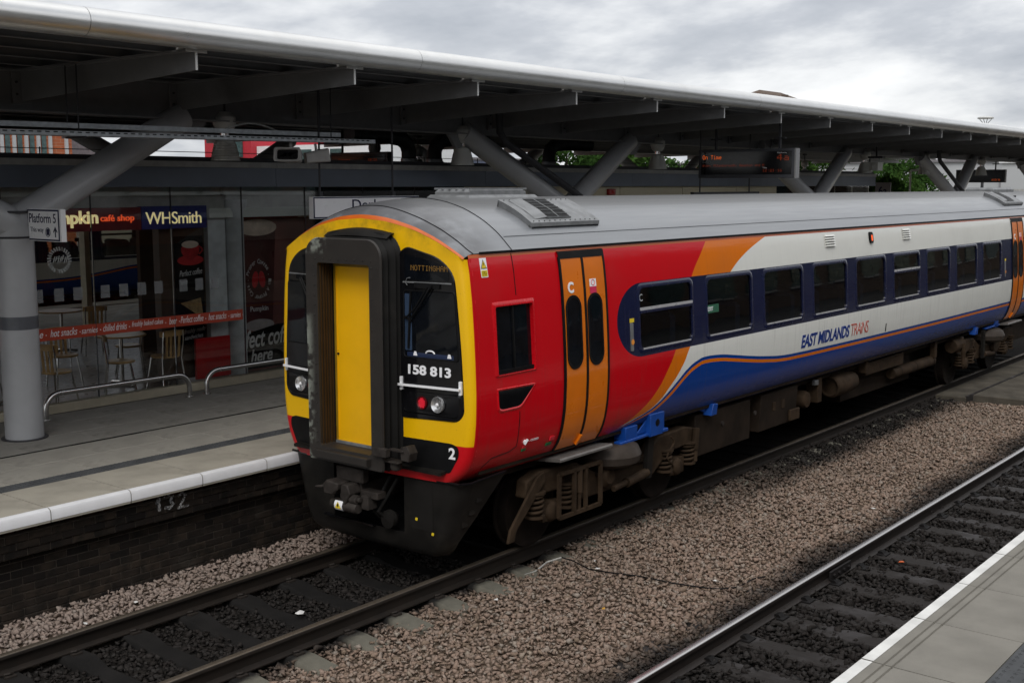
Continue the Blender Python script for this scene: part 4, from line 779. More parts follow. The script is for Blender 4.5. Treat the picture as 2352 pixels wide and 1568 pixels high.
# skirt (valance) and coupler
def sk(x, z): return 8.075 + .05 * (abs(x) / 1.0) ** 2 + .12 * max(0, (.45 - z)) 
def skw(z): return float(np.interp(z, [.25, .30, .36, .6, 1.03], [.86, .925, .97, 1.06, 1.20]))
zz_ = np.array([.25, .275, .32, .40, .46, .6, .75, .9, 1.035])
def skp(sx, s_, z, x0):                                         # a point of the skirt: s_ 0..1 from x0 to the corner
    x = x0 + (skw(z) - x0) * s_; tuck = .05 * max(0, .30 - z) / .05
    return (sx * x, sk(x, z) + tuck + .07 * (max(0, s_ - .84) / .16) ** 2, z)
for sx in (1, -1):
    MB().grid([[skp(sx, s_, z, .50) for s_ in np.linspace(0, 1, 13)] + [(sx * (skw(z) + .02), sk(skw(z), z) + .15, z)] for z in zz_]).build('skirt_panel', M['skirt'], car, ang=60)
    G = []
    for z in zz_:
        ye = 8.24 + max(0, z - .30) * .70; y0_ = sk(skw(z), z) + .15; G.append([(sx * (skw(z) + .02), y0_, z), (sx * (skw(z) + .03), max(y0_ + .01, (y0_ + ye) / 2), z), (sx * (skw(z) + .03), max(y0_ + .02, ye), z), (sx * (skw(z) - .05), max(y0_ + .02, ye), z)])
    MB().grid(G).build('skirt_return', M['skirt'], car, ang=60)
    for k in range(3): MB().box(min(sx * (skw(.55 + k * .12) + .02), sx * (skw(.55 + k * .12) + .045)), max(sx * (skw(.55 + k * .12) + .02), sx * (skw(.55 + k * .12) + .045)), 8.28 + k * .06, 8.36 + k * .06, .56 + k * .12, .62 + k * .12).build('bracing', M['skirt'], car)
MB().grid([[(x, sk(x, z) + (.05 * max(0, .30 - z) / .05), z) for x in np.linspace(-.505, .505, 9)] for z in zz_[:5]]).build('skirt_bar', M['skirt'], car, ang=60)
MB().tube([(x, sk(x, 1.0) - .012, 1.035) for x in np.linspace(-1.19, 1.19, 21)], .013, 6).tube([(1.19, 8.15, 1.035), (1.235, 8.22, 1.035), (1.245, 8.35, 1.045), (1.24, 8.75, 1.06)], .012, 6).build('skirt_lip', M['black_gloss'], car)
MB().box(-.60, .12, 8.03, 8.07, .455, .475).build('opening_lip', M['black_gloss'], car)
MB().box(-.52, .52, 8.5, 8.55, .42, 1.05).box(-.52, .52, 8.1, 8.5, .40, .44).box(.50, .52, 8.1, 8.5, .4, 1.05).box(-.52, -.50, 8.1, 8.5, .4, 1.05).build('coupler_bay', M['black'], car)
MB().patch(rr(.60, .86, .52, .96, .01, 2), lambda x, z: (x, sk(x, z) - .004, z), 2).build('skirt_hatch', pm('hatch_black', (.014, .013, .012), .5), car)
for x, z in ((.66, .62), (.86, .50)): MB().patch(smooth_poly([(x - .018, z - .012), (x + .012, z - .016), (x + .018, z + .014), (x - .01, z + .016)], .006), lambda a, b: (a, sk(a, b) - .008, b), 1).build('yellow_mark', M['yellow'], car)
cp_ = empty('coupler', (0, 7.8, .7), None, None); cp_.parent = car; cp_.location = (0, 7.8 - CY, .7)
MB().lathe([(0, 0), (.055, 0), (.06, .02), (.06, .34), (.05, .36), (0, .36)], (-.20, 7.80, .70), 'x', 16).build('air_cylinder', M['iron'], cp_)
st = MB().loops([[(-.13 + a, 7.80 - .0615 * math.cos(t_), .70 + .0615 * math.sin(t_)) for t_ in np.linspace(-.9, .9, 7)] for a in (0, .115)], close=False).build('sticker', M['sign_white'], cp_)
MB().add([(-.115, 7.7365, .675), (-.03, 7.7365, .675), (-.072, 7.7365, .745)], [(0, 1, 2)]).build('sticker_triangle', M['yellow'], st); MB().add([(-.07, 7.7355, .73), (-.06, 7.7355, .705), (-.078, 7.7355, .683), (-.085, 7.7355, .71)], [(0, 1, 2, 3)]).build('sticker_bolt', M['black'], st)
MB().box(-.22, .16, 7.86, 7.95, .93, 1.07).build('head_plate', M['iron'], cp_, bev=.012)
MB().prism([(-.26, .80), (-.13, .80), (-.06, .87), (-.05, .93), (-.22, .945), (-.27, .90)], 'y', 7.72, 7.9).build('coupling_face', M['iron'], cp_, bev=.015)
MB().tube([(-.25, 7.76, .87), (-.32, 7.74, .86), (-.37, 7.72, .855)], [.02, .014, .01], 8).build('hook_handle', M['iron'], cp_)
MB().prism([(-.05, .80), (.02, .72), (.05, .76), (.10, .84), (.06, .93), (-.02, .93)], 'y', 7.74, 7.9).build('hook', M['iron'], cp_, bev=.012)
MB().lathe([(0, 0), (.05, 0), (.05, .1), (0, .1)], (.06, 7.8, .78), 'x', 12).lathe([(0, 0), (.028, 0), (.028, .04), (0, .04)], (.16, 7.79, .79), 'x', 10).box(.17, .27, 7.82, 7.95, .69, .83).box(.12, .36, 7.86, 7.98, .80, .87).build('knuckle', M['iron'], cp_, bev=.008)
MB().box(-.10, .10, 7.9, 8.5, .72, .92).build('drawbar', M['iron'], cp_)
for a in (-.28, .3, .4): MB().tube([(a, 8.1, .98), (a * .9, 7.98, .80), (a * .7, 7.95, .66), (a * .8, 8.05, .55)], .018, 7).build('hose', M['rubber'], cp_)
MB().lathe([(0, 0), (.09, .01), (.095, .06), (.06, .12)], (.36, 7.98, .58), 'y', 16).build('horn', M['skirt'], cp_)
# ---- bogies and underframe
wheel_me = MB().lathe([(0, .0), (.09, .0), (.10, .03), (.34, .02), (.37, .035), (.42, .03), (.42, -.09), (.448, -.10), (.448, -.125), (.36, -.125), (.34, -.06), (.1, -.07), (0, -.07)], (0, 0, 0), 'x', 36).mesh('wheel', pm('wheel_dark', (.016, .012, .010), .7, var=.3))
spring_me = MB().tube([(.085 * math.cos(k / 12 * 2 * math.pi), .085 * math.sin(k / 12 * 2 * math.pi), .24 * k / 54) for k in range(55)], .017, 7).lathe([(.11, -.01), (.11, .012), (0, .012)], (0, 0, -.01), 'z', 14).lathe([(0, .26), (.115, .26), (.115, .235)], (0, 0, 0), 'z', 14).mesh('spring', M['grime'])
air_me = MB().lathe([(0, .26), (.30, .26), (.36, .22), (.40, .13), (.38, .05), (.30, .0), (0, 0)], (0, 0, 0), 'z', 28).mesh('air_spring', pm('air_spring_rubber', (.045, .036, .03), .55, var=.2))
axb_me = MB().lathe([(0, .06), (.07, .06), (.10, .04), (.12, 0), (.12, -.12), (0, -.12)], (0, 0, 0), 'x', 16).box(-.10, .02, -.16, .16, -.09, .10).mesh('axle_box', M['grime'])
def bogie(yc, flip):
    d = -1 if flip else 1
    bg = bpy.data.objects.new('bogie', None); COL.objects.link(bg); bg.parent = car; bg.location = (0, yc - CY, 0)
    for sx in (1, -1):
        poly = [(-1.75, .66), (-1.72, .84), (-1.5, .90), (-.85, .88), (-.48, .70), (.48, .70), (.85, .88), (1.45, .90), (1.72, .84), (1.78, .68), (1.05, .64), (.72, .44), (-.72, .44), (-1.05, .64)]
        G = []
        MB().prism([(yc + d * a, b) for a, b in poly], 'x', sx * .99, sx * 1.13).build('side_frame', M['grime'], bg, bev=.02)
        MB().box(sx * .95, sx * 1.17, yc - .5, yc + .5, .66, .70).build('bolster_plate', M['grime_dark'], bg)
        for e_ in (-1.275, 1.275):
            for s2 in (-.27, .27): child('spring', spring_me, bg, (sx * 1.10, e_ + s2, .44))
            child('axle_box', axb_me, bg, (sx * 1.10 if sx > 0 else -1.10, e_, .43), 0 if sx > 0 else math.pi)
            child('wheel', wheel_me, bg, (sx * .80, e_, .42), 0 if sx > 0 else math.pi)
        child('air_spring', air_me, bg, (sx * 1.02, -d * .12, .72))
        MB().tube([(sx * 1.2, yc - d * .23, .47), (sx * 1.2, yc + d * .05, .495)], .035, 10).tube([(sx * 1.2, yc + d * .03, .49), (sx * 1.2, yc + d * .45, .53)], .055, 12).build('yaw_damper', M['grime'], bg)
        MB().bar((sx * 1.2, yc + d * .52, 1.0), (sx * 1.2, yc + d * .47, .46), .05, .12, up=(0, 1, 0)).build('damper_strut', M['skirt'], bg)
        MB().tube([(sx * 1.18, yc + d * 1.62, .86), (sx * 1.18, yc + d * 1.60, .60)], .045, 10).tube([(sx * 1.18, yc + d * 1.61, .62), (sx * 1.18, yc + d * 1.60, .45)], .032, 10).build('vertical_damper', M['grime'], bg)
        MB().lathe([(0, 0), (.12, 0), (.13, .03), (.13, .16), (.08, .2), (0, .2)], (sx * 1.0 if sx > 0 else -1.2, yc - d * .29, .62), 'x', 16).build('brake_cylinder', M['grime'], bg)
        if not flip:
            q = MB(); a, b, z0, z1 = yc - 1.31, yc - .55, .38, .85
            for p0, p1 in (((a, z0), (b, z0)), ((a, z1), (b, z1)), ((a, z0), (a, z1)), ((b, z0), (b, z1)), ((a + .27, z0), (a + .27, z1)), ((a + .48, z0), (a + .48, z1))): q.bar((sx * 1.24, p0[0], p0[1]), (sx * 1.24, p1[0], p1[1]), .04, .035, up=(1, 0, 0))
            q.build('ladder_frame', M['grime'], bg); MB().tube([(sx * 1.23, yc - .935, .40), (sx * 1.23, yc - .93, .60)], .022, 8).tube([(sx * 1.23, yc - .93, .58), (sx * 1.23, yc - .93, .84)], .034, 8).build('primary_damper', M['grime'], bg)
            MB().prism([(yc - 1.48, .90), (yc - 1.59, .86), (yc - 2.03, .40), (yc - 2.07, .27), (yc - 1.97, .27), (yc - 1.93, .38), (yc - 1.45, .80)], 'x', sx * 1.14, sx * 1.17).build('guard_iron', M['grime'], bg, bev=.006)
        MB().tube([(sx * 1.19, yc + d * (1.0 + .08 * math.sin(k)), .86 - .05 * k) for k in range(9)], .012, 5).build('pipe', M['grime'], bg)
    for e_ in (-1.275, 1.275): MB().tube([(-.75, yc + e_, .42), (.75, yc + e_, .42)], .08, 12).build('axle', M['grime_dark'], bg)
    MB().box(-1.0, 1.0, yc - .3, yc + .3, .5, .68).build('cross_beam', M['grime_dark'], bg)
bogie(10.95, False); bogie(24.25, True)
def under(name, mb, mat, bev=.012): return mb.build(name, mat, car, bev=bev)
for sx in (1, -1):
    def B(a, b, y0, y1, z0, z1): return MB().box(min(sx * a, sx * b), max(sx * a, sx * b), y0, y1, z0, z1)
    # blue jacking brackets
    bk = MB().box(min(sx * 1.16, sx * 1.30), max(sx * 1.16, sx * 1.30), 11.32, 11.62, .97, 1.235).box(min(sx * 1.1, sx * 1.265), max(sx * 1.1, sx * 1.265), 10.86, 11.10, .99, 1.15).bar((sx * 1.23, 10.74, .985), (sx * 1.23, 11.4, 1.0), .1, .035).prism([(11.1, 1.02), (11.32, 1.02), (11.32, 1.16)], 'x', sx * 1.22, sx * 1.24).box(min(sx * 1.25, sx * 1.32), max(sx * 1.25, sx * 1.32), 11.58, 11.68, .99, 1.03)
    o = under('jacking_bracket', bk, M['t_blue'], .008); MB().lathe([(.045, 0), (.035, .002), (0, .002)], (sx * 1.3005, 11.47, 1.12), 'x', 16).build('bracket_hole', M['black'], o)
    for y0 in (12.80, 23.05): under('side_bracket', MB().prism([(y0, .985), (y0 + .14, .985), (y0 + .17, 1.12), (y0 + .06, 1.13)], 'x', sx * 1.14, sx * 1.26).prism([(y0 - .2, 1.10), (y0 + .05, 1.0), (y0 + .05, 1.12)], 'x', sx * 1.12, sx * 1.16), M['t_blue'], .006)
    under('jacking_bracket', MB().box(min(sx * 1.12, sx * 1.21), max(sx * 1.12, sx * 1.21), 24.42, 24.66, 1.0, 1.26).bar((sx * 1.16, 23.9, 1.02), (sx * 1.16, 24.75, 1.03), .1, .035).prism([(24.05, 1.10), (24.42, 1.04), (24.42, 1.2)], 'x', sx * 1.13, sx * 1.16), M['t_blue'], .008)
    under('equipment_box', B(.5, 1.14, 12.62, 14.08, .47, 1.0), M['grime_dark']); o = under('equipment_box', MB().prism([(14.35, .50), (15.50, .50), (15.55, 1.0), (14.42, 1.0)], 'x', sx * .5, sx * 1.13), M['grime_dark'])
    for k in range(2): MB().box(min(sx * 1.13, sx * 1.142), max(sx * 1.13, sx * 1.142), 14.75 + k * .28, 14.83 + k * .28, .74, .86).build('rust_plate', M['grime'], o)
    MB().box(min(sx * 1.13, sx * 1.17), max(sx * 1.13, sx * 1.17), 15.25, 15.55, .52, .68).build('filler_box', M['grime'], o, bev=.01)
    for y_ in (13.3, 14.2): MB().lathe([(0, .02), (.03, .02), (.03, 0)], (sx * 1.14, y_, .8), 'x', 10).build('latch', M['iron'], o)
    under('air_tank', MB().lathe([(0, 0), (.11, .02), (.13, .06), (.13, .5), (.11, .55), (0, .57)], (sx * .55 if sx > 0 else -1.12, 15.95, .72), 'x', 18), M['grime'], 0)
    under('hanger', B(.9, 1.1, 16.30, 16.45, .62, 1.0), M['grime']); under('light_fitting', B(1.05, 1.12, 16.18, 16.28, .9, .98), M['vent'])
    under('fan_housing', MB().lathe([(.14, -.02), (.17, .0), (.18, .06), (.17, .5), (.15, .78), (.0, .80)], (sx * 1.0, 16.95, .77), 'y', 20).lathe([(0, .05), (.13, .05), (.15, 0)], (sx * 1.0, 16.93, .77), 'y', 20), M['grime'], 0)
    under('engine_pan', B(.6, 1.1, 18.1, 19.75, .80, 1.0), M['grime']); under('engine_bracket', B(1.0, 1.14, 18.02, 18.12, .85, 1.05), M['grime']); under('engine_block', B(.2, .9, 17.6, 20.6, .42, .95), M['grime_dark'])
    ex = under('exhaust_silencer', MB().lathe([(0, 0), (.09, .0), (.095, .03), (.095, 1.95), (.08, 2.0), (0, 2.0)], (sx * 1.0, 19.45, .66), 'y', 18), M['grime'], 0)
    for k in (.28, 1.0, 1.85): MB().lathe([(.1, 0), (.103, .01), (.103, .035), (.1, .04)], (sx * 1.0, 19.45 + k, .66), 'y', 18).build('strap', M['grime_dark'], ex)
    under('bracket', B(1.0, 1.1, 21.3, 21.42, .72, 1.02), M['grime']); under('cylinder', MB().lathe([(0, 0), (.12, .01), (.13, .05), (.13, .5), (0, .52)], (sx * 1.05, 22.3, .82), 'y', 16), M['grime'], 0)
    under('gear_box', B(.3, 1.0, 26.3, 28.6, .5, 1.0), M['grime_dark'])
for y0, y1 in ((12.5, 15.6), (15.6, 23)): under('underframe', MB().box(-.5, .5, y0, y1 - .02, .40, .93), M['black'])
# ---- roof gear
def roof_z(x): return float(np.interp(abs(x), [p[0] for p in RP2], [p[1] for p in RP2]))
def roof_pod(y0, y1, xa, xb, sgn=1):
    def TP(x, y, k): return (sgn * x, y, roof_z(x) + k)
    xs3 = np.linspace(xa, xb, 5); h0 = .075
    mb = MB().grid([[TP(x + .02, y, h0 - .01 * (x - xa)) for x in xs3] for y in (y0, y1)])
    mb.grid([[TP(xb + .02, y, h0 - .01 * (xb - xa)), TP(xb + .02, y, h0 - .045), TP(xb - .02, y, h0 - .05), TP(xb - .02, y, -.02)] for y in (y0, y1)])
    mb.grid([[TP(x + .02, y0, h0 - .01 * (x - xa)) for x in xs3], [TP(x + .02, y0 + .01, h0 - .04) for x in xs3], [TP(x, y0 + .02, -.03) for x in xs3]]); mb.grid([[TP(x + .02, y1, h0 - .01 * (x - xa)) for x in xs3], [TP(x, y1, -.03) for x in xs3]]); mb.grid([[TP(xa + .02, y, h0), TP(xa, y, -.03)] for y in (y0, y1)])
    pod = mb.build('roof_vent', M['vent'], car, ang=30)
    L = y1 - y0; ya, yb = y0 + L * .27, y0 + L * .62; x0, x1 = xa + .04, xb - .05; s = lambda x: h0 - .01 * (x - xa)
    xr_ = np.linspace(x0, x1, 7)
    MB().grid([[TP(x + .02, ya - L * .17, s(x) + .003) for x in xr_], [TP(x + .02, ya, s(x) + .022) for x in xr_], [TP(x + .02, ya + .004, s(x) + .022) for x in xr_]]).grid([[TP(x1 + .02, ya, s(x1) + .003), TP(x1 + .02, ya, s(x1) + .022)], [TP(x1 + .02, yb, s(x1) + .003), TP(x1 + .02, yb, s(x1) + .02)]]).build('scoop', M['vent'], pod)
    MB().grid([[TP(x + .02, y, s(x) + .010) for x in xr_] for y in (ya, yb)]).build('grille_back', M['black'], pod)
    for x in xr_: MB().bar(TP(x + .02, ya, s(x) + .014), TP(x + .02, yb, s(x) + .014), .009, .006).build('grille_bar', M['vent'], pod)
    MB().tube([TP(x + .02, (ya + yb) / 2, s(x) + .015) for x in xr_], .005, 5).build('grille_spine', M['vent'], pod)
    rv = MB()
    for k in range(13):
        for x in (xa + .03, xb - .02): rv.lathe([(.009, 0), (.005, .006), (0, .007)], TP(x + .02, y0 + .06 + (L - .12) * k / 12, s(x) + .001), 'z', 6)
    rv = rv.build('rivets', M['black'], pod); rv['kind'] = 'stuff'; return pod
roof_pod(9.42, 10.62, .58, 1.02); roof_pod(25.3, 26.6, .58, 1.0); roof_pod(9.42, 10.62, .58, 1.02, -1)
hb = MB().cbox(-.52, .10, 9.55, 10.75, 3.66, 3.735, .03).build('roof_hatch', M['vent'], car); MB().cbox(-.46, .04, 9.62, 10.60, 3.735, 3.795, .03).build('hatch_lid', M['vent'], hb)
for k in range(6): MB().bar((-.46 + .1 * k, 9.62, 3.80), (-.46 + .1 * k, 10.60, 3.80), .02, .02).build('lid_rib', M['vent'], hb)
MB().cbox(-.3, .3, 26.9, 28.4, 3.68, 3.78, .04).build('roof_hatch', M['vent'], car)
MB().tube([(.75, 26.9 + .1 * math.sin(k * .6), roof_z(.75) + .02 + .03 * math.sin(k * .35)) for k in range(10)], .012, 5).build('roof_cable', M['black'], car)
# ---- second train on the far side of the island platform
car2 = copy_tree(car); car2.location = (-20.0, 22.4, 0); car2.rotation_euler[2] = math.pi
car2['label'] = 'second train seen through the cafe windows, white and blue side with orange stripe'
# ------------------------------------------------------------------ canopy
CP = [6.95, 17.65, 28.35, 39.05, 49.75]
can = empty('station_canopy', (-4.85, 0, 4.7), 'long grey steel platform canopy with rounded silver edge above the train', 'canopy')
def half(can, m, x_off):                                        # m=1: near side; m=-1: far side, mirrored
    X = lambda x: x if m == 1 else x_off - x
    def bx(mb, a, b, *r): return mb.box(min(X(a), X(b)), max(X(a), X(b)), *r)
    for k in range(-3, 26):
        y = 7.29 + 2.14 * k
        if m == -1 and k % 2: continue
        tip, root = -1.5, -4.83
        mb = MB()
        for a, b in ((y - .010, y + .010),):
            P = [(X(tip), 4.962), (X(tip), 5.136), (X(root), 5.137), (X(root), 4.80 if m == 1 else 5.0)]
            mb.prism(P, 'y', a, b)
        mb.bar((X(tip + .012), y, 5.147), (X(root), y, 5.147), .24, .022)
        mb.bar((X(tip - .6), y, 4.925), (X(root), y, 4.80), .10, .012) if False else None
        o = mb.build('beam', M['grey_steel'], can)
        bx(MB(), -4.83, -4.80, y - .12, y + .12, 4.78 if m == 1 else 5.0, 5.135).build('end_plate', M['grey_steel'], o)
        if m == 1:
            bo = MB()
            for dy in (-.07, .07):
                for z in (4.88, 5.02): bo.lathe([(.014, 0), (.014, .018), (0, .018)], (-4.80, y + dy, z), 'x', 6)
            bo.build('bolts', M['dark_steel'], o)
            MB().box(-1.494, -1.480, y - .122, y + .122, 5.132, 5.162).box(-1.499, -1.490, y - .012, y + .012, 4.962, 5.131).build('sky_lit_tip', M['white_paint'], o)  # tips coloured white to stand for sky light on the beam ends
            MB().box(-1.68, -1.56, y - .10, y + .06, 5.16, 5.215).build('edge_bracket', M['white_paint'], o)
        if m == 1:
            P = [(X(-4.86), 4.80), (X(-8.2), 5.02), (X(-8.2), 5.137), (X(-4.86), 5.137)]; MB().prism(P, 'y', y - .008, y + .008).bar((X(-4.86), y, 5.146), (X(-8.2), y, 5.146), .2, .018).build('rear_beam', M['grey_steel'], can)
    zb = 4.70 if m == 1 else 5.0; sp = bx(MB(), -4.87, -4.84, -1, 62, zb, 5.14); bx(sp, -5.02, -4.70, -1, 62, zb - .018, zb); bx(sp, -5.0, -4.72, -1, 62, 5.14, 5.16); sp.build('spine_beam', M['grey_steel'], can)
half(can, 1, 0); half(can, -1, -20.0)
for x in (-1.9, -2.65, -3.4, -4.2, -5.6, -6.6, -7.6, -9, -10.4, -11.8, -13.2, -14.6, -16, -17.4):
    MB().box(x - .02, x + .02, -1, 62, 5.158, 5.26).box(x - .02, x + .05, -1, 62, 5.15, 5.158).build('purlin', M['grey_steel'], can)
dk = MB(); xs4 = np.arange(-18.5, -1.45, .19)
dk.grid([[(x, y, 5.27 + (.03 if i % 2 else 0)) for i, x in enumerate(xs4)] for y in (-1, 62)]).build('roof_sheet', M['deck'], can, ang=10)
tb = MB(); ns = 16
yj = [-1, 3.2] + [6.0 + k * 4.28 for k in range(14)]
for k in range(len(yj) - 1):
    sec = [(-1.40 + .155 * math.cos(a), 5.285 + .135 * math.sin(a)) for a in np.linspace(0, 2 * math.pi, 28, endpoint=False)]
    MB().loops([[(x, y, z) for x, z in sec] for y in (yj[k] + .003, yj[k + 1] - .003)], cap0=True, cap1=True).build('edge_tube', M['alu'], can)
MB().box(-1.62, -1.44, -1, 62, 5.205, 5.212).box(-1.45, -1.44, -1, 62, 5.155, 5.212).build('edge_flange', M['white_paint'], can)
MB().box(-18.6, -18.4, -1, 62, 5.15, 5.40).build('far_edge', M['alu'], can)
bo = MB()
for k in range(150): bo.lathe([(.012, 0), (.010, .006), (0, .008)], (-1.44, 2 + k * .357, 5.185), 'x', 6)
b_ = bo.build('flange_bolts', M['dark_steel'], can); b_['kind'] = 'stuff'
# columns
def column(x, y, label, pipe=False, rear=False):
    up, dy = (5.0, 3.1) if rear else (4.72, 2.55)
    c_ = empty('canopy_column', (x, y, PZ), label, 'column')
    MB().lathe([(.215, 0), (.215, 2.46)], (x, y, PZ), 'z', 32).build('shaft', M['col_grey'], c_)
    MB().lathe([(.26, .0), (.26, .01), (.216, .012)], (x, y, PZ), 'z', 32).build('base_ring', M['dark_steel'], c_)
    MB().lathe([(.2165, 0), (.2165, .15)], (x, y, 2.20), 'z', 32).build('dark_band', pm('band_grey', (.10, .105, .12), .4) if 'band_grey' not in bpy.data.materials else bpy.data.materials['band_grey'], c_)
    for s_ in (-1, 1):
        MB().tube([(x, y, 3.36), (x, y + s_ * .03, 3.40), (x - .05, y + s_ * .45, 3.625), (x - .30, y + s_ * dy, up)], [.215, .20, .188, .182], 28).build('arm', M['col_grey'], c_, ang=50)
        if not rear: MB().prism([(y + s_ * 2.15, 4.70), (y + s_ * 2.95, 4.70), (y + s_ * 2.75, 4.45), (y + s_ * 2.45, 4.45)], 'x', x - .33, x - .27).build('gusset', M['grey_steel'], c_)
    if pipe:
        MB().tube([(x + .16, y - 2.15, 5.1), (x + .16, y - 2.12, 4.72), (x + .16, y - 1.98, 4.56), (x + .22, y + .15, 3.62), (x + .25, y + .2, 3.4), (x + .25, y + .2, PZ)], .062, 12).build('drainpipe', M['dark_steel'], c_)
    return c_
lbs = ['thick grey Y-shaped canopy column carrying the platform number sign', 'grey V-armed canopy column with dark drainpipe behind the train roof', 'grey V-armed canopy column beyond the hanging departure board', 'fourth grey V-armed canopy column along the platform, before white building', 'farthest grey V-armed canopy column of the row']
for i, y in enumerate(CP): column(-4.54, y, lbs[i], pipe=(i in (1, 3)))
for i, y in enumerate(CP[1:4]): column(-15.46, y, ('dark canopy column arm seen above the shop roof at left', 'rear canopy column on the far platform behind departure board', 'rear canopy column on the far platform next to the hedge')[i], rear=True)
# bell lamps
lamp_parts = [('hanger', MB().tube([(0, 0, .92), (0, 0, .60)], .02, 8).box(-.05, .05, -.10, .10, .86, .93), 'dark_steel'), ('gear_globe', MB().lathe([(0, .66), (.08, .65), (.15, .58), (.155, .50), (.13, .42), (.09, .37), (0, .36)], (0, 0, 0), 'z', 22), 'lampgrey'),
              ('neck', MB().lathe([(.055, .37), (.055, .30)], (0, 0, 0), 'z', 14), 'chrome'), ('shade', MB().lathe([(.06, .31), (.11, .29), (.15, .22), (.175, .12), (.195, .02), (.205, .0), (.20, .0), (.19, .02), (.17, .12), (.145, .22), (.10, .285)], (0, 0, 0), 'z', 26), 'shade')]
M['lampgrey'] = pm('lamp_housing_grey', (.52, .52, .50), .4); 
t = NT('ribbed_lamp_glass'); wv = t.n('ShaderNodeTexWave', wave_type='BANDS', bands_direction='Z'); wv.inputs['Scale'].default_value = 14; t.l(t.coord(), wv.inputs[0]); M['shade'] = t.bsdf((.55, .55, .52), .22, metal=.3, bump=wv.outputs[1], bs=.5)
pm_ = [(n_, mb.mesh(n_, M[k])) for n_, mb, k in lamp_parts]
LP = [(-4.85, 10.2, 'first'), (-4.85, 15.1, 'x'), (-4.85, 21.3, ''), (-4.85, 26.6, ''), (-4.85, 32.3, ''), (-4.85, 37.0, ''), (-4.85, 42.6, ''), (-13.5, 23.2, ''), (-13.5, 40, ''), (-13.5, 47, ''), (-13.5, 54, ''), (-12.5, 20.6, '')]
LL = ['bell shaped hanging lamp partly hidden by the cable tray', 'bell shaped hanging lamp by the column with the drainpipe', 'bell shaped hanging lamp just before the large departure board', 'bell shaped hanging lamp behind the large departure board', 'bell shaped hanging lamp beside the camera bracket beyond the board', 'bell shaped hanging lamp at the fourth V column', 'bell shaped hanging lamp after the fourth V column', 'small rear bell lamp behind the one before the departure board', 'small rear bell lamp over the hedge end, first of three', 'small rear bell lamp over the hedge, second of three', 'small rear bell lamp over the hedge, third of three', 'small bell lamp in front of the dim clock board']
for (x, y, _), lb in zip(LP, LL):
    L_ = empty('hanging_lamp', (x, y, 4.17 if x > -6 else 4.22), lb, 'lamp', 'bell shaped lamps under the canopy')
    for n_, me in pm_: child(n_, me, L_)
# cable tray with speakers
ct = empty('cable_tray', (-3.5, 0, 4.45), 'perforated galvanised cable tray hanging under the canopy at left', 'cable tray')
zt = lambda y: 4.30 + .0083 * (y + 1)                            # the run climbs a little along the platform
tray = MB()
for x0, x1, h0, h1 in ((-3.62, -3.38, 0, .006), (-3.382, -3.376, 0, .05), (-3.62, -3.614, 0, .05)): tray.add([(x, y, zt(y) + h) for y in (-1, 11.6) for x, h in ((x0, h0), (x1, h0), (x1, h1), (x0, h1))], [(0, 1, 2, 3), (7, 6, 5, 4), (0, 4, 5, 1), (1, 5, 6, 2), (2, 6, 7, 3), (3, 7, 4, 0)])
tray.build('tray', M['galv'], ct)
hl = MB()
for k in range(112): y = 1.0 + k * .094; hl.box(-3.3765, -3.3745, y, y + .05, zt(y) + .030, zt(y) + .043)
h_ = hl.build('slots', M['black'], ct); h_['kind'] = 'stuff'
MB().bar((-3.66, -1, 4.435), (-3.66, 11.2, 4.515), .05, .055).build('trunking', M['galv'], ct)
for y in (2.5, 7.2, 10.9):
    MB().tube([(-3.5, y, zt(y)), (-3.5, y, 5.15)], .008, 6).tube([(-3.72, y, zt(y)), (-3.72, y, 5.15)], .008, 6).bar((-3.75, y, zt(y) - .012), (-3.36, y, zt(y) - .012), .03, .02).build('hanger_rod', M['dark_steel'], ct)
MB().tube([(-3.66, 9.3 + .09 * k, 4.53 + .08 * math.sin(k * .35)) for k in range(10)], .012, 6).build('loose_cable', pm('cable_grey', (.35, .35, .33), .5), ct)
M['spk'] = pm('speaker_grey', (.42, .41, .40), .5, dirt=.2)
for y, rz, lb in ((10.2, math.radians(28), 'boxy grey loudspeaker under the tray facing the platform end'), (10.62, math.radians(150), 'boxy grey loudspeaker under the tray turned away from the other')):
    S = empty('loudspeaker', (-3.5, y, 4.21), lb, 'loudspeaker', 'pair of loudspeakers under the tray'); S.rotation_euler = (math.radians(-8), 0, rz)
    def lo(hw, hh, yy): return [(x, yy, z) for x, z in rr(-hw, hw, -hh, hh, .03, 4)]
    b_ = bpy.data.objects.new('cabinet', MB().loops([lo(.10, .07, .14), lo(.17, .085, -.10), lo(.18, .09, -.15), lo(.15, .07, -.15), lo(.14, .06, -.12)], cap0=True).mesh('cabinet', M['spk'])); COL.objects.link(b_); b_.parent = S
    b2 = bpy.data.objects.new('mesh_front', MB().loops([lo(.145, .063, -.125), lo(.01, .005, -.13)], cap1=True).mesh('mesh_front', M['black'])); COL.objects.link(b2); b2.parent = S
    b3 = bpy.data.objects.new('yoke', MB().bar((-.0, -.02, .08), (0, -.02, .17), .03, .03).mesh('yoke', M['spk'])); COL.objects.link(b3); b3.parent = S
# cctv bracket beyond the board
cc = empty('camera_bracket', (-4.0, 31, 4.5), 'dark camera cluster on a bracket under the canopy beyond departure board', 'camera')
MB().box(-4.2, -3.8, 30.9, 31.1, 4.55, 4.60).bar((-4.0, 31, 4.6), (-4, 31, 5.1), .04, .04).build('bracket', M['dark_steel'], cc)
for a in (-4.15, -3.92): MB().box(a - .08, a + .08, 30.7, 31.05, 4.22, 4.42).box(a - .1, a + .1, 30.66, 31.07, 4.42, 4.44).bar((a, 31, 4.42), (a, 31, 4.56), .03, .03).build('camera_housing', M['lampgrey'], cc)
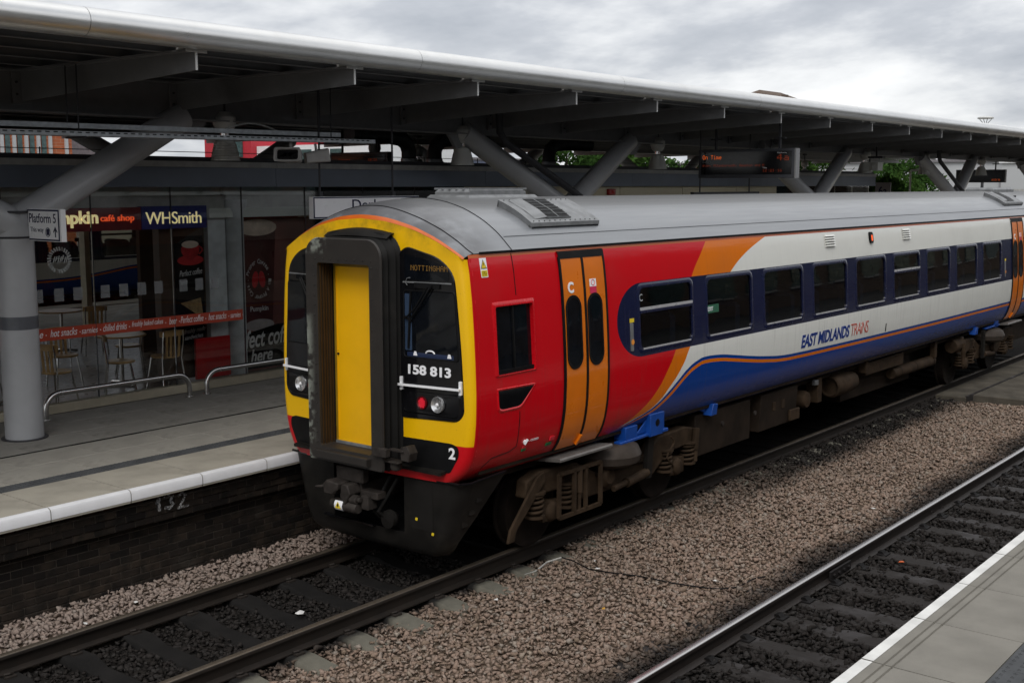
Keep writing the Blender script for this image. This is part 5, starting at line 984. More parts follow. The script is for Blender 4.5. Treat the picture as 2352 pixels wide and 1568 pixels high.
# ------------------------------------------------------------------ signs and displays
s_ = empty('platform_sign', (-3.98, 7.05, 3.2), 'white platform number sign with navy border fixed to column', 'sign')
MB().box(-4.36, -3.665, 7.03, 7.09, 3.215, 3.575).build('case', M['sign_white'], s_)
MB().box(-4.355, -3.70, 7.026, 7.03, 3.222, 3.568).build('navy_border', M['sign_navy'], s_); MB().box(-4.335, -3.72, 7.022, 7.026, 3.24, 3.55).build('face', M['sign_white'], s_)
text('lettering', 'Platform 5', (-4.315, -3.755, 3.42, 3.525), fy(7.022), M['sign_navy'], s_, bold=.008); text('lettering', 'This way', (-4.30, -4.02, 3.30, 3.37), fy(7.022), M['sign_navy'], s_)
lo_ = MB()
lo_.lathe([(.052, 0), (.052, -.002), (.044, -.002)], (-3.93, 7.022, 3.318), 'y', 24); MB().prism([(-3.957, 3.285), (-3.903, 3.285), (-3.897, 3.34), (-3.913, 3.355), (-3.947, 3.355), (-3.963, 3.34)], 'y', 7.020, 7.0222).build('train_symbol', M['sign_navy'], s_); lo_.build('symbol_ring', M['sign_navy'], s_)
MB().box(-3.785, -3.765, 7.0205, 7.022, 3.265, 3.37).add([(-3.82, 7.0205, 3.325), (-3.775, 7.0205, 3.385), (-3.73, 7.0205, 3.325), (-3.74, 7.0205, 3.312), (-3.775, 7.0205, 3.35), (-3.81, 7.0205, 3.312)], [(0, 1, 4, 5), (1, 2, 3, 4)]).build('arrow', M['sign_navy'], s_)
for z in (3.25, 3.54): MB().lathe([(.218, 0), (.224, .004), (.224, .02), (.218, .024)], (-4.54, 6.95, z - .012), 'z', 30).build('clamp_band', M['dark_steel'], s_)
d_ = empty('station_name_sign', (-3.5, 11.5, 3.4), 'white hanging station name sign half hidden by the train roof', 'sign')
MB().box(-3.54, -3.46, 10.52, 12.55, 3.395, 3.685).build('case', M['sign_white'], d_); MB().box(-3.46, -3.457, 10.525, 12.545, 3.40, 3.68).build('navy_border', M['sign_navy'], d_); MB().box(-3.457, -3.454, 10.545, 12.525, 3.418, 3.664).build('face', M['sign_white'], d_)
text('lettering', 'Derby', (11.22, 11.87, 3.46, 3.645), fx(-3.454), M['sign_navy'], d_, bold=.008)
for y in (10.68, 12.05): MB().tube([(-3.5, y, 3.69), (-3.5, y, 5.15)], .014, 8).box(-3.53, -3.47, y - .03, y + .03, 3.685, 3.75).build('hanger_rod', M['dark_steel'], d_)
def display(name, x0, x1, y, z0, z1, label, lines, rods=True):
    D = empty(name, ((x0 + x1) / 2, y, z0), label, 'display')
    MB().box(x0, x1, y, y + .15, z0, z1).build('case', pm('display_case', (.06, .062, .07), .4) if 'display_case' not in bpy.data.materials else bpy.data.materials['display_case'], D, bev=.01)
    MB().box(x1 + .001, x1 + .03, y - .004, y + .155, z0 + .0, z1 + .0).build('side_trim', M['grey_steel'], D)
    MB().box(x0 + .06, x1 - .06, y - .006, y - .001, z0 + .07, z1 - .05).build('screen', M['black_gloss'], D)
    for kind, s, bx_, mt in lines:
        if kind == 'led': led('led_text', s, bx_, fy(y - .006), M[mt], D)
        else: text('heading', s, bx_, fy(y - .006), M[mt], D)
    if rods:
        for x in (x0 + .35, x1 - .35): MB().bar((x, y + .08, z1), (x, y + .08, 5.15), .04, .04).bar((x - .12, y + .08, z1 + .2), (x + .12, y + .08, z1 + .2), .03, .03).build('hanger', M['dark_steel'], D)
    return D
Z0, Z1 = 3.975, 4.535; A, B_ = -3.70, -1.62
display('departure_board', A, B_, 21.0, Z0, Z1, 'large dark hanging departure board with orange train information', [
    ('txt', 'Next Train', (A + .10, A + .32, 4.435, 4.46), 'trim'), ('led', 'On Time', (A + .10, A + .52, 4.345, 4.425), 'led_orange'), ('txt', 'Calling At', (A + .10, A + .30, 4.27, 4.297), 'trim'),
    ('led', 'ston, Attenborough, Beeston and N', (A + .10, A + 1.45, 4.20, 4.245), 'led_dim'), ('led', '4a', (B_ - .36, B_ - .11, 4.31, 4.43), 'led_dim'), ('txt', 'Platform', (B_ - .36, B_ - .17, 4.445, 4.467), 'sign_white'), ('txt', 'Time', (B_ - .66, B_ - .57, 4.16, 4.185), 'sign_white'), ('led', '12:21:16', (B_ - .66, B_ - .25, 4.095, 4.145), 'led_dim')])
display('departure_board', -6.5, -4.75, 45, 3.93, 4.40, 'distant dark departure board near the white building', [('led', '12:21:16', (-5.2, -4.9, 4.0, 4.06), 'led_orange')])
display('departure_board', -12.9, -11.0, 19.5, 4.36, 4.60, 'dim departure board under the rear canopy with clock', [('led', 'Express', (-12.6, -12.2, 4.40, 4.45), 'led_dim'), ('led', '12:21', (-11.6, -11.3, 4.40, 4.45), 'led_dim')])
s6 = empty('track_sign', (-12, 52, PZ), 'small grey platform 6a sign on a post before the hedge', 'sign'); MB().tube([(-12, 52, PZ), (-12, 52, 3.3)], .04, 8).build('post', M['dark_steel'], s6); MB().box(-12.35, -11.65, 51.95, 52.02, 3.2, 3.95).build('plate', M['grey_steel'], s6); text('lettering', '6a', (-12.2, -11.8, 3.4, 3.78), fy(51.95), M['sign_navy'], s6, bold=.02)
# hoops on the platform
for (y0, y1), lb in (((7.64, 9.79), 'low stainless steel hoop rail beside the column'), ((10.08, 12.25), 'low stainless steel hoop rail running behind the train front')):
    P = [(-5.28, y0, PZ)]; 
    for k in range(7): a = math.pi / 2 * k / 6; P.append((-5.28, y0 + .20 * (1 - math.cos(a)), 1.04 + .20 * math.sin(a)))
    for k in range(7): a = math.pi / 2 * k / 6; P.append((-5.28, y1 - .20 + .20 * math.sin(a), 1.24 - .20 * (1 - math.cos(a))))
    P.append((-5.28, y1, PZ)); H = empty('hoop_rail', (-5.28, (y0 + y1) / 2, PZ), lb, 'barrier', 'stainless hoop rails by the cafe glass'); MB().tube(P, .036, 14).build('hoop', M['stainless'], H)
    for y in (y0, y1): MB().lathe([(.06, 0), (.06, .008), (.037, .01)], (-5.28, y, PZ), 'z', 16).build('floor_flange', M['stainless'], H)
# ------------------------------------------------------------------ cafe and station building on the island platform
XW = -5.72
sh = empty('station_building', (XW, 10, PZ), 'glazed station cafe building with blue grey fascia along the platform', 'building')
SY0, SY1 = -3.0, 35.0
for k in range(8):
    a = SY0 + k * 4.9; b = min(SY1, a + 4.9); MB().box(-5.80, -5.60, a + .003, b - .003, 3.812, 4.088).build('fascia_panel', M['fascia'], sh); MB().box(-5.60, -5.585, a + .003, b - .003, 3.815, 3.86).build('fascia_drip', M['fascia'], sh)
    MB().box(-5.85, -5.57, a + .003, b - .003, 4.09, 4.17).build('coping_trim', M['trim'], sh)
MB().box(-13.9, -5.66, SY0, SY1, 4.172, 4.235).build('roof_slab', M['dark_steel'], sh)
MB().box(-13.9, -5.98, SY0, SY1, 3.80, 3.84).build('ceiling', pm('cafe_ceiling', (.80, .80, .78), .7), sh)
MB().box(-13.9, -5.76, SY0, 16.2, PZ - .04, PZ + .012).build('floor', M['floor_tile'], sh)
MB().box(-5.80, -5.64, SY0, SY1, PZ - .01, 1.02).build('skirting', M['beige'], sh, bev=.006)
ys = [-2.3, .0 + .0, 1.24, 2.48, 3.72, 4.96, 6.2, 7.43, 8.66, 9.90, 11.13, 12.36, 13.6, 14.83, 16.12]
for a, b in zip(ys[:-1], ys[1:]):
    MB().box(XW - .006, XW + .006, a + .006, b - .006, 1.02, 3.81).build('glass_pane', M['shop_glass'], sh)
    MB().box(XW - .012, XW + .012, b - .005, b + .005, 1.02, 3.81).build('joint_seal', M['dark_steel'], sh)
for a, b in ((16.14, 18.6), (18.61, 21.2), (21.21, 23.8), (23.81, 26.4), (26.41, 28.6)): MB().box(XW - .08, XW + .01, a, b - .012, 1.02, 3.81).build('wall_panel', M['cream'], sh)
for a in np.arange(28.62, 34.5, 1.24): MB().box(XW - .006, XW + .006, a, a + 1.22, 1.02, 3.81).build('glass_pane', M['shop_glass'], sh)
MB().box(-6.4, -6.3, 28.6, 35, 1, 3.8).build('back_panel', M['pale'], sh)
MB().box(-9, XW - .1, 16.2, 28.5, 1.0, 3.79).build('inner_block', M['cream'], sh)
# bulkhead behind the glass
MB().box(-6.25, -5.98, SY0, 16.1, 3.69, 3.80).build('bulkhead_top', M['pale'], sh); MB().box(-6.30, -6.06, SY0, 16.1, 3.50, 3.69).build('bulkhead', pm('bulkhead_grey', (.52, .52, .50), .5), sh); MB().box(-6.25, -5.98, 10.75, 16.1, 3.36, 3.50).build('bulkhead_lower', M['pale'], sh)
MB().box(-6.0, -5.92, 10.95, 11.45, 3.70, 3.80).build('junction_box', M['pale'], sh)
MB().box(-6.20, -6.10, 10.80, 11.12, 1, 3.5).build('pillar_panel', pm('light_grey_panel', (.70, .74, .76), .5), sh); MB().lathe([(.14, 0), (.14, 2.5), (.20, 2.62), (.20, 2.70)], (-6.08, 11.27, PZ + .01), 'z', 20).build('pillar', bpy.data.materials['light_grey_panel'], sh)
MB().box(-6.35, -6.2, 10.02, 10.80, 1, 3.4).build('brown_wall', M['darkwood'], sh)
# far glazing: posts and header
for y in np.arange(-2, 30, 2.2): MB().box(-13.9, -13.7, y, y + .12, PZ, 3.8).build('rear_post', M['beige'], sh)
MB().box(-13.9, -9.5, 16.4, 16.5, PZ, 3.8).build('inner_wall', M['cream'], sh); MB().box(-9.6, -9.5, 11.9, 12.6, PZ, 3.7).build('door_leaf', M['darkwood'], sh)
MB().box(-9.2, -9.0, 12.9, 13.25, PZ, 3.8).build('inner_pier', M['cream'], sh)
MB().box(-10.5, -10.3, 14.3, 16.2, PZ, 3.6).build('red_unit', pm('red_unit', (.25, .015, .012), .4), sh); MB().box(-9.4, -8.8, 13.4, 15.4, PZ, 2.0).build('counter', pm('counter_brown', (.10, .045, .02), .4), sh)
MB().box(-12.5, -12.4, 8, 10.4, 1.0, 3.4).build('pale_screen', M['pale'], sh)
# red low panel and posters
rp2 = tag(MB().box(-6.02, -5.98, 10.43, 11.05, 1.0, 1.60).build('display_board', pm('red_board', (.55, .016, .02), .35), origin=(-6, 10.74, 1)), 'low plain red board behind the cafe glass by the pillar', 'board')
def shop_sign(name, y0, y1, z0, z1, x, mat, label): 
    s = empty(name, (x, (y0 + y1) / 2, z0), label, 'sign'); MB().box(x - .10, x, y0, y1, z0, z1).build('board', mat, s); return s
XS_ = -5.95
k_ = (8.349 - XS_) / (8.349 - XW)                               # the boards hang a little behind the glass
Q = lambda y: y * k_
cs = shop_sign('cafe_sign', Q(6.9), Q(9.42), 3.225, 3.535, XS_, pm('sign_maroon', (.20, .012, .018), .35), 'dark maroon cafe fascia sign with cream lettering behind glass')
def lit(name, col, e_):
    t = NT(name); return t.bsdf(col, .4, emit=col, es=e_)
M['cream_letter'] = lit('cream_lettering', (.80, .68, .34), .45); M['orange_letter'] = lit('orange_lettering', (.80, .09, .02), .5)      # lit sign letters
text('lettering', 'pumpkin', (Q(7.93), Q(8.765), 3.275, 3.50), fx(XS_), M['cream_letter'], cs, bold=.03, depth=.012, sp=.98); text('lettering', 'café shop', (Q(8.80), Q(9.31), 3.325, 3.44), fx(XS_), M['orange_letter'], cs, bold=.006, depth=.012)
wsn = shop_sign('newsagent_sign', Q(9.425), Q(10.50), 3.225, 3.545, XS_ + .01, pm('sign_blue', (.022, .035, .24), .35), 'blue newsagent fascia sign with cream serif lettering behind glass')
o_ = text('lettering', 'WHSmith', (Q(9.485), Q(10.40), 3.295, 3.465), fx(XS_ + .01), M['cream_letter'], wsn, depth=.012, sp=.92, bold=-.004)
def poster(name, y0, y1, z0, z1, x, mat, label):
    s = empty(name, (x, (y0 + y1) / 2, z0), label, 'poster'); MB().box(x - .02, x, y0, y1, z0, z1).build('sheet', mat, s); return s
M['p_brown'] = pm('poster_brown', (.26, .10, .085), .35, var=.3, vs=1.2); M['p_black'] = pm('poster_black', (.015, .012, .012), .35); M['p_coffee'] = pm('poster_coffee', (.10, .03, .026), .3, var=.3, vs=2); M['p_foam'] = pm('poster_foam', (.80, .66, .54), .4, var=.2, vs=5, dirt=.35, dcol=(.25, .13, .08)); M['p_grey'] = pm('poster_grey', (.50, .46, .46), .4); M['p_red'] = pm('poster_red', (.62, .03, .035), .4); M['p_chalk'] = pm('poster_chalk_lettering', (.85, .85, .85), .5)
xp = -6.33; kp = (8.349 - xp) / (8.349 - XW); Qp = lambda y: y * kp
zq = lambda z: 3.8406 + (z - 3.8406) * kp                       # heights read on the glass, carried back to the poster
po = poster('coffee_poster', Qp(10.75), Qp(13.0), zq(1.06), zq(3.345), xp, M['p_brown'], 'large coffee poster with tall dark glass behind the train front')
fp = lambda u, v, w: (xp + w, Qp(u), zq(v))
cy_ = 11.41; MB().add([fp(cy_ - .35, 3.2, .003), fp(cy_ + .35, 3.2, .003), fp(cy_ + .25, 1.72, .003), fp(cy_ - .25, 1.72, .003)], [(0, 1, 2, 3)]).build('glass_print', M['p_coffee'], po)
MB().patch([(cy_ + .37 * math.cos(a), 3.21 + .125 * math.sin(a)) for a in np.linspace(0, 2 * math.pi, 28, endpoint=False)], lambda u, v: fp(u, v, .005), 1).build('foam_print', M['p_foam'], po)
MB().patch([(cy_ + .28 * math.cos(a), 1.74 + .09 * math.sin(a)) for a in np.linspace(0, 2 * math.pi, 28, endpoint=False)], lambda u, v: fp(u, v, .004), 1).build('glass_foot_print', M['p_grey'], po)
MB().add([fp(10.8, 1.08, .006), fp(13, 1.08, .006), fp(13, 1.75, .006), fp(11.75, 1.73, .006), fp(11.1, 1.62, .006), fp(10.8, 1.60, .006)], [(0, 1, 2, 3, 4, 5)]).build('black_band', M['p_black'], po)
for s2 in (-1, 1): MB().patch([(cy_ + s2 * .065 + .06 * math.cos(a) - s2 * .03 * math.sin(a) * .5, 2.43 + .125 * math.sin(a)) for a in np.linspace(0, 2 * math.pi, 20, endpoint=False)], lambda u, v: fp(u, v, .007), 1).build('bean_print', M['p_red'], po)
ring = 'Proper Coffee · In A Proper Café · '
for k, ch in enumerate(ring):
    if ch == ' ': continue
    a = math.radians(160) - k / len(ring) * 2 * math.pi; ca, sa = math.cos(a), math.sin(a); r0 = .20
    def mp_(u, v, w, ca=ca, sa=sa): return fp(cy_ + (r0 + v) * ca * .95 + u * sa, 2.43 + (r0 + v) * sa * 1.2 - u * ca, .006 + w * .5)
    h = .012 if ch == '·' else (.055 if ch.isupper() else .042); text('ring_letter', ch, (-h * .4, h * .4, 0, h), mp_, M['p_chalk'], po)
text('lettering', 'Pumpkin', (cy_ - .17, cy_ + .17, 1.93, 2.03), lambda u, v, w: fp(u, v, .006 + w), M['p_chalk'], po, bold=.01)
text('lettering', 'Perfect coffee', (10.80, 12.14, 1.41, 1.68), lambda u, v, w: fp(u, v + (u - cy_) * .04, .007 + w), M['p_chalk'], po, bold=.02, shear=.25); text('lettering', 'here', (11.22, 11.64, 1.18, 1.38), lambda u, v, w: fp(u, v + (u - cy_) * .04, .007 + w), M['p_chalk'], po, bold=.02, shear=.25)
xp2 = -6.19; kp2 = (8.349 - xp2) / (8.349 - XW); Q2 = lambda y: y * kp2
po = poster('cup_poster', Q2(9.93), Q2(10.42), 1.5, 3.1, xp2, M['p_black'], 'dark poster of a red coffee cup and sandwich on brown wall'); fp = fx(xp2); cy_ = Q2(10.20)
MB().patch([(cy_ + .23 * math.cos(a), 2.745 + .075 * math.sin(a)) for a in np.linspace(0, 2 * math.pi, 24, endpoint=False)], lambda u, v: fp(u, v, .003), 1).build('saucer_print', M['p_red'], po)
MB().patch([(cy_ + .16 * (1 - .35 * max(0, -math.sin(a)) ** 2) * math.cos(a), 2.90 + (.10 if math.sin(a) > 0 else .16) * math.sin(a)) for a in np.linspace(0, 2 * math.pi, 28, endpoint=False)], lambda u, v: fp(u, v, .005), 1).build('cup_print', pm('poster_cup_red', (.50, .02, .026), .35, var=.3, vs=8), po)
MB().tube([fp(cy_ + .15 + .06 * math.sin(k / 8 * math.pi), 2.95 - .015 * k, .006) for k in range(9)], .012, 6).build('handle_print', M['p_red'], po)
MB().patch([(cy_ + .15 * math.cos(a), 2.975 + .055 * math.sin(a)) for a in np.linspace(0, 2 * math.pi, 24, endpoint=False)], lambda u, v: fp(u, v, .007), 1).build('foam_print', M['p_foam'], po)
text('lettering', 'Perfect coffee\nhere', (cy_ - .20, cy_ + .20, 2.40, 2.61), lambda u, v, w: fp(u, v + (u - cy_) * .08, .003 + w), M['p_chalk'], po, shear=.3)
MB().add([fp(cy_ - .2, 2.12, .003), fp(cy_ + .16, 2.18, .003), fp(cy_ + .2, 1.86, .003)], [(0, 1, 2)]).build('sandwich_print', pm('poster_bread', (.42, .28, .13), .5, var=.3, vs=12), po); text('lettering', 'freshly made\nsandwiches', (cy_ - .15, cy_ + .22, 1.58, 1.74), lambda u, v, w: fp(u, v + (u - cy_) * .08, .003 + w), M['p_chalk'], po, shear=.3)
# orange vinyl ribbon and grey squares on the glass
rb = tag(MB().box(XW + .008, XW + .011, 5.2, 11.09, 1.852, 2.010).build('vinyl_ribbon', pm('vinyl_orange_red', (.42, .055, .025), .45, var=.04), origin=(XW, 8, 1.85)), 'orange red vinyl ribbon with white handwriting across the cafe glass', 'ribbon')
words = [('coffee', 7.62, 7.90), ('hot snacks', 8.00, 8.38), ('sarnies', 8.44, 8.68), ('chilled drinks', 8.76, 9.12), ('freshly baked cakes', 9.20, 9.70), ('beer', 9.80, 9.93), ('Perfect coffee', 9.99, 10.38), ('hot snacks', 10.47, 10.79), ('sarnies', 10.86, 11.05)]
for s, a, b in words:
    hgt = .075 if s not in ('sarnies',) else .055
    text('handwriting', s, (a, b, 1.895, 1.895 + hgt + .02), fx(XW + .012), M['sign_white'], rb, shear=.3, depth=.0015)
    MB().lathe([(.008, 0), (.008, .001), (0, .001)], (XW + .0125, b + .04, 1.925), 'x', 8).build('dot', M['sign_white'], rb)
t = NT('frosted_vinyl'); tr_ = t.n('ShaderNodeBsdfTransparent'); df_ = t.n('ShaderNodeBsdfDiffuse'); df_.inputs[0].default_value = (.34, .35, .36, 1); ms_ = t.n('ShaderNodeMixShader'); ms_.inputs[0].default_value = .45; t.l(tr_.outputs[0], ms_.inputs[1]); t.l(df_.outputs[0], ms_.inputs[2]); t.l(ms_.outputs[0], t.out.inputs[0]); M['frost'] = t.m
sq = [7.86, 8.15, 8.42, 8.82, 9.10, 9.38, 9.65, 10.06, 10.33, 10.60]
qm = MB().box(-.0012, .0012, -.067, .067, -.085, .085).mesh('frosted_square', M['frost'])
for y in sq: child('frosted_square', qm, sh, (.0085, y - 10, 2.43 - PZ))
lg = MB()
for k in range(26):
    a = k / 26 * 2 * math.pi; lg.bar((XW - .009, 8.19 + .12 * math.cos(a), 2.88 + .12 * math.sin(a)), (XW - .009, 8.19 + .17 * math.cos(a + .1), 2.88 + .17 * math.sin(a + .1)), .003, .022)
for k in range(7): lg.bar((XW - .009, 8.10 + .03 * k, 2.84 + .02 * math.sin(k * 2)), (XW - .009, 8.13 + .03 * k, 2.93 - .02 * math.sin(k * 3)), .003, .014)
lg.build('etched_logo', M['p_chalk'], sh)
# cafe furniture
tbl = [('table_top', MB().lathe([(0, .745), (.36, .745), (.37, .735), (.36, .72), (0, .72)], (0, 0, 0), 'z', 28), 'wood'), ('column', MB().tube([(0, 0, .04), (0, 0, .72)], .03, 12), 'chrome'), ('foot', MB().tube([(-.28, 0, .015), (-.1, 0, .04), (.1, 0, .04), (.28, 0, .015)], .018, 8).tube([(0, -.28, .015), (0, -.1, .04), (0, .1, .04), (0, .28, .015)], .018, 8), 'chrome')]
tbl = [(n_, mb.mesh(n_, M[k])) for n_, mb, k in tbl]
for x, y, lb in ((-6.85, 9.75, 'round wooden cafe table nearest the red board'), (-6.75, 8.05, 'round wooden cafe table just behind the column'), (-10.6, 11.0, 'round wooden cafe table deep inside the cafe')):
    T = empty('cafe_table', (x, y, PZ + .012), lb, 'table', 'round cafe tables')
    for n_, me in tbl: child(n_, me, T)
ch = [('seat', MB().lathe([(0, .445), (.19, .45), (.20, .465), (.19, .48), (0, .475)], (0, 0, 0), 'z', 22), 'wood')]
for sx in (-1, 1):
    ch.append(('leg', MB().tube([(sx * .14, -.13, .45), (sx * .19, -.20, 0)], .012, 8), 'chrome')); ch.append(('leg', MB().tube([(sx * .19, .22, 0), (sx * .16, .17, .45), (sx * .17, .21, .70), (sx * .16, .22, .84)], .012, 8), 'chrome'))
for k in range(4): ch.append(('back_slat', MB().bar((-.10 + .067 * k, .185, .47), (-.105 + .07 * k, .215, .80), .035, .012, up=(0, 1, 0)), 'wood'))
ch.append(('top_rail', MB().loops([[(x, .225 - .04 * (x / .2) ** 2 + d, z) for d, z in ((-.012, .77), (.012, .77), (.012, .86 - .3 * x * x), (-.012, .86 - .3 * x * x))] for x in np.linspace(-.20, .20, 9)], cap0=True, cap1=True), 'wood'))
ch = [(n_, mb.mesh(n_, M[k])) for n_, mb, k in ch]
CH = [(-6.0, 8.22, 200, 'wooden slat back cafe chair closest to the column and the glass'), (-7.3, 9.1, 80, 'wooden cafe chair turned sideways left of the round table'), (-6.15, 9.28, 150, 'wooden cafe chair in front of the round table by the glass'), (-7.5, 10.3, 330, 'wooden cafe chair behind the round table by the red board'), (-6.1, 9.98, 270, 'wooden cafe chair right of the round table near the poster'),
      (-10.0, 11.25, 250, 'wooden cafe chair deep inside beside the rear table'), (-11.3, 10.6, 60, 'wooden cafe chair deep inside behind the rear table'), (-10.4, 10.3, 170, 'wooden cafe chair deep inside nearest the column'), (-7.3, 7.85, 120, 'wooden cafe chair half hidden behind the column')]
for x, y, rz, lb in CH:
    T = empty('cafe_chair', (x, y, PZ + .012), lb, 'chair', 'wooden cafe chairs'); T.rotation_euler[2] = math.radians(rz)
    for n_, me in ch: child(n_, me, T)
al = empty('alarm_box', (XW + .05, 20.8, 3.68), 'small red alarm box on the cream wall', 'alarm'); MB().box(XW + .012, XW + .09, 20.68, 20.92, 3.63, 3.76).build('case', pm('alarm_red', (.35, .015, .015), .35), al, bev=.012); MB().lathe([(.035, 0), (.03, .015), (0, .02)], (XW + .09, 20.82, 3.70), 'x', 14).build('lens', pm('alarm_lens', (.6, .04, .03), .2), al)
ns_ = empty('hanging_sign', (-3.6, 22.5, 3.55), 'hanging sign seen edge-on just above the train roof', 'sign'); MB().box(-3.64, -3.56, 20.6, 23.4, 3.40, 3.70).build('case', M['dark_steel'], ns_)
for y in (20.9, 23.0): MB().tube([(-3.6, y, 3.7), (-3.6, y, 5.1)], .015, 8).build('hanger_rod', M['dark_steel'], ns_)
# ducts on the shop roof
M['duct'] = pm('duct_galvanised', (.10, .105, .11), .5, metal=.4, var=.2)
for i, (y, lb) in enumerate(((17.1, 'dark bent ventilation duct on shop roof, first of a pair'), (17.85, 'dark bent ventilation duct on shop roof, second of a pair'), (21.7, 'ventilation duct with shiny collar behind the drainpipe column'))):
    D = empty('roof_duct', (-8, y, 4.23), lb, 'duct', 'ventilation ducts on the shop roof'); s2 = (-1, 1, 1)[i]
    MB().tube([(-8, y, 4.23), (-8, y, 4.50), (-8, y + s2 * .06, 4.64), (-8, y + s2 * .22, 4.74), (-8, y + s2 * .6, 4.78), (-8, y + s2 * 1.6, 4.78)], .15, 14).build('bend', M['duct'], D); MB().lathe([(.165, 0), (.165, .12), (.155, .13)], (-8, y, 4.235), 'z', 16).build('collar', M['galv'], D)
rail_ = empty('roof_guard_wire', (-6.2, 15, 4.24), 'thin guard wire and posts along the shop roof edge', 'railing')
for z in (4.31, ): MB().tube([(-6.0, SY0, z), (-6.0, SY1, z)], .006, 5).build('wire', M['dark_steel'], rail_)
for y in np.arange(-2, 34, 1.45): MB().tube([(-6.0, y, 4.235), (-6.0, y, 4.33)], .01, 5).build('post', M['dark_steel'], rail_)
# ------------------------------------------------------------------ background
def bricktex(name, c1, c2, mort, w=.5, h=.16):
    t = NT(name); x, y, z = t.xyz(t.pos()); cb = t.n('ShaderNodeCombineXYZ'); t.l(t.math('ADD', x, y), cb.inputs[0]); t.l(z, cb.inputs[1]); b = t.n('ShaderNodeTexBrick'); b.inputs['Scale'].default_value = 1; b.inputs['Brick Width'].default_value = w; b.inputs['Row Height'].default_value = h; b.inputs['Mortar Size'].default_value = .012
    for k, c in (('Color1', c1), ('Color2', c2), ('Mortar', mort)): b.inputs[k].default_value = c + (1,)
    t.l(cb.outputs[0], b.inputs['Vector']); return t.bsdf(b.outputs[0], .85)
M['far_brick'] = bricktex('orange_brick', (.40, .12, .055), (.33, .10, .05), (.38, .2, .13)); M['far_white'] = pm('far_white_render', (.72, .73, .74), .6, var=.03); M['far_red'] = pm('far_red_cladding', (.42, .02, .035), .5, var=.05); M['far_glass'] = pm('far_window', (.05, .09, .09), .15, var=.3)
M['far_grey'] = pm('far_grey_roof', (.20, .19, .20), .7); M['clad'] = pm('light_cladding', (.42, .43, .44), .6, var=.05, vs=.3); M['clad_dark'] = pm('grey_cladding', (.24, .24, .25), .6, var=.06, vs=.3)
t = NT('slate_tiles'); x, y, z = t.xyz(t.pos()); wv = t.math('FRACT', t.math('MULTIPLY', z, 4.0)); M['tiles'] = t.bsdf(t.mix(t.step(wv, .0, .35), (.05, .038, .03), t.mix(t.noise(2, 4, t.pos()), (.10, .075, .06), (.17, .13, .105))), .85)
b = empty('brick_office', (-50, 12, 0), 'orange brick office block with pale stone strips seen under the canopy', 'building'); MB().box(-60, -46, -15, 32.6, 0, 11).build('wall', M['far_brick'], b); MB().box(-61, -45.6, -15.5, 33, 11, 11.6).build('roof', M['far_grey'], b)
for k in range(9): 
    y = 27.0 + k * .62 if k < 8 else 32.2
    MB().box(-46.02, -45.9, y, y + .16, 3, 10.8).build('stone_strip', M['clad'], b)
    if k < 7: o = MB().box(-46.01, -45.96, y + .26, y + .5, 3.5 + .2 * (k % 2), 8.5).build('window', M['far_glass'], b)
b = empty('grey_roof_house', (-58, 36, 0), 'low building with grey pitched roof beyond the brick office', 'building'); MB().box(-62, -54, 33.5, 39, 0, 5.2).build('wall', M['far_white'], b); MB().prism([(33, 5.2), (39.5, 5.2), (36.2, 7.3)], 'x', -62.5, -53.5).build('roof', M['far_grey'], b)
b = empty('red_white_building', (-44, 46, 0), 'red and white modern building glimpsed behind the bell lamp', 'building'); MB().box(-49.2, -45.0, 43.0, 50, 0, 9).build('red_wall', M['far_red'], b); MB().box(-44.98, -36, 43.4, 50, 0, 6.0).build('white_wall', M['far_white'], b)
for x in (-48.3, -46.4): MB().box(x, x + .7, 42.95, 43.01, 5.4, 6.4).build('window', M['far_glass'], b)
for x in (-42.5, -41.3, -40.1, -38.9): MB().box(x, x + .9, 43.35, 43.41, 5.15, 5.75).build('window', M['far_glass'], b)
b = empty('blue_shed', (-60, 70, 0), 'low pale blue shed far behind the roof ducts', 'building'); MB().box(-68, -60, 58, 88, 0, 6.0).build('wall', pm('pale_blue_cladding', (.26, .30, .42), .6), b); MB().box(-68.4, -59.7, 57.8, 88.2, 6.0, 6.25).build('roof', M['far_grey'], b)
b = empty('hip_roof_house', (-60, 136, 0), 'brown tiled hipped roof poking above the canopy edge', 'building'); MB().box(-66, -54, 128.5, 144, 0, 12.4).build('wall', M['far_brick'], b)
ap = [(-60, 133.6, 15.4), (-60, 139.4, 15.4)]; e_ = [(-67, 127.4, 12.3), (-53, 127.4, 12.3), (-53, 145.2, 12.3), (-67, 145.2, 12.3)]
MB().add(e_ + ap, [(0, 1, 4), (1, 2, 5, 4), (2, 3, 5), (3, 0, 4, 5), (3, 2, 1, 0)]).build('roof', M['tiles'], b, ang=10)
MB().box(-54.9, -54.3, 129.2, 129.8, 12.2, 14.3).build('chimney', M['tiles'], b)
b = empty('warehouse', (-40, 132, 0), 'pale grey warehouse behind the hedge at far right', 'building'); MB().box(-80, -16, 130, 150, 0, 6.3).build('wall', M['clad'], b); MB().box(-80.3, -15.7, 129.7, 150.3, 6.3, 6.6).build('roof', M['far_grey'], b); MB().box(-30, -15.98, 129.9, 130.0, 0, 4.4).build('dark_cladding', M['clad_dark'], b)
b = empty('white_shed', (-10, 110, 0), 'white industrial shed at the right edge below the canopy', 'building'); MB().box(-21, 8, 100, 125, 0, 5.6).build('wall', M['clad'], b); MB().box(-12, 2, 99.93, 100, 0, 4.5).build('grey_wall', M['clad_dark'], b); MB().box(-21.2, 8.2, 99.8, 125.2, 5.6, 5.9).build('roof', M['far_white'], b)
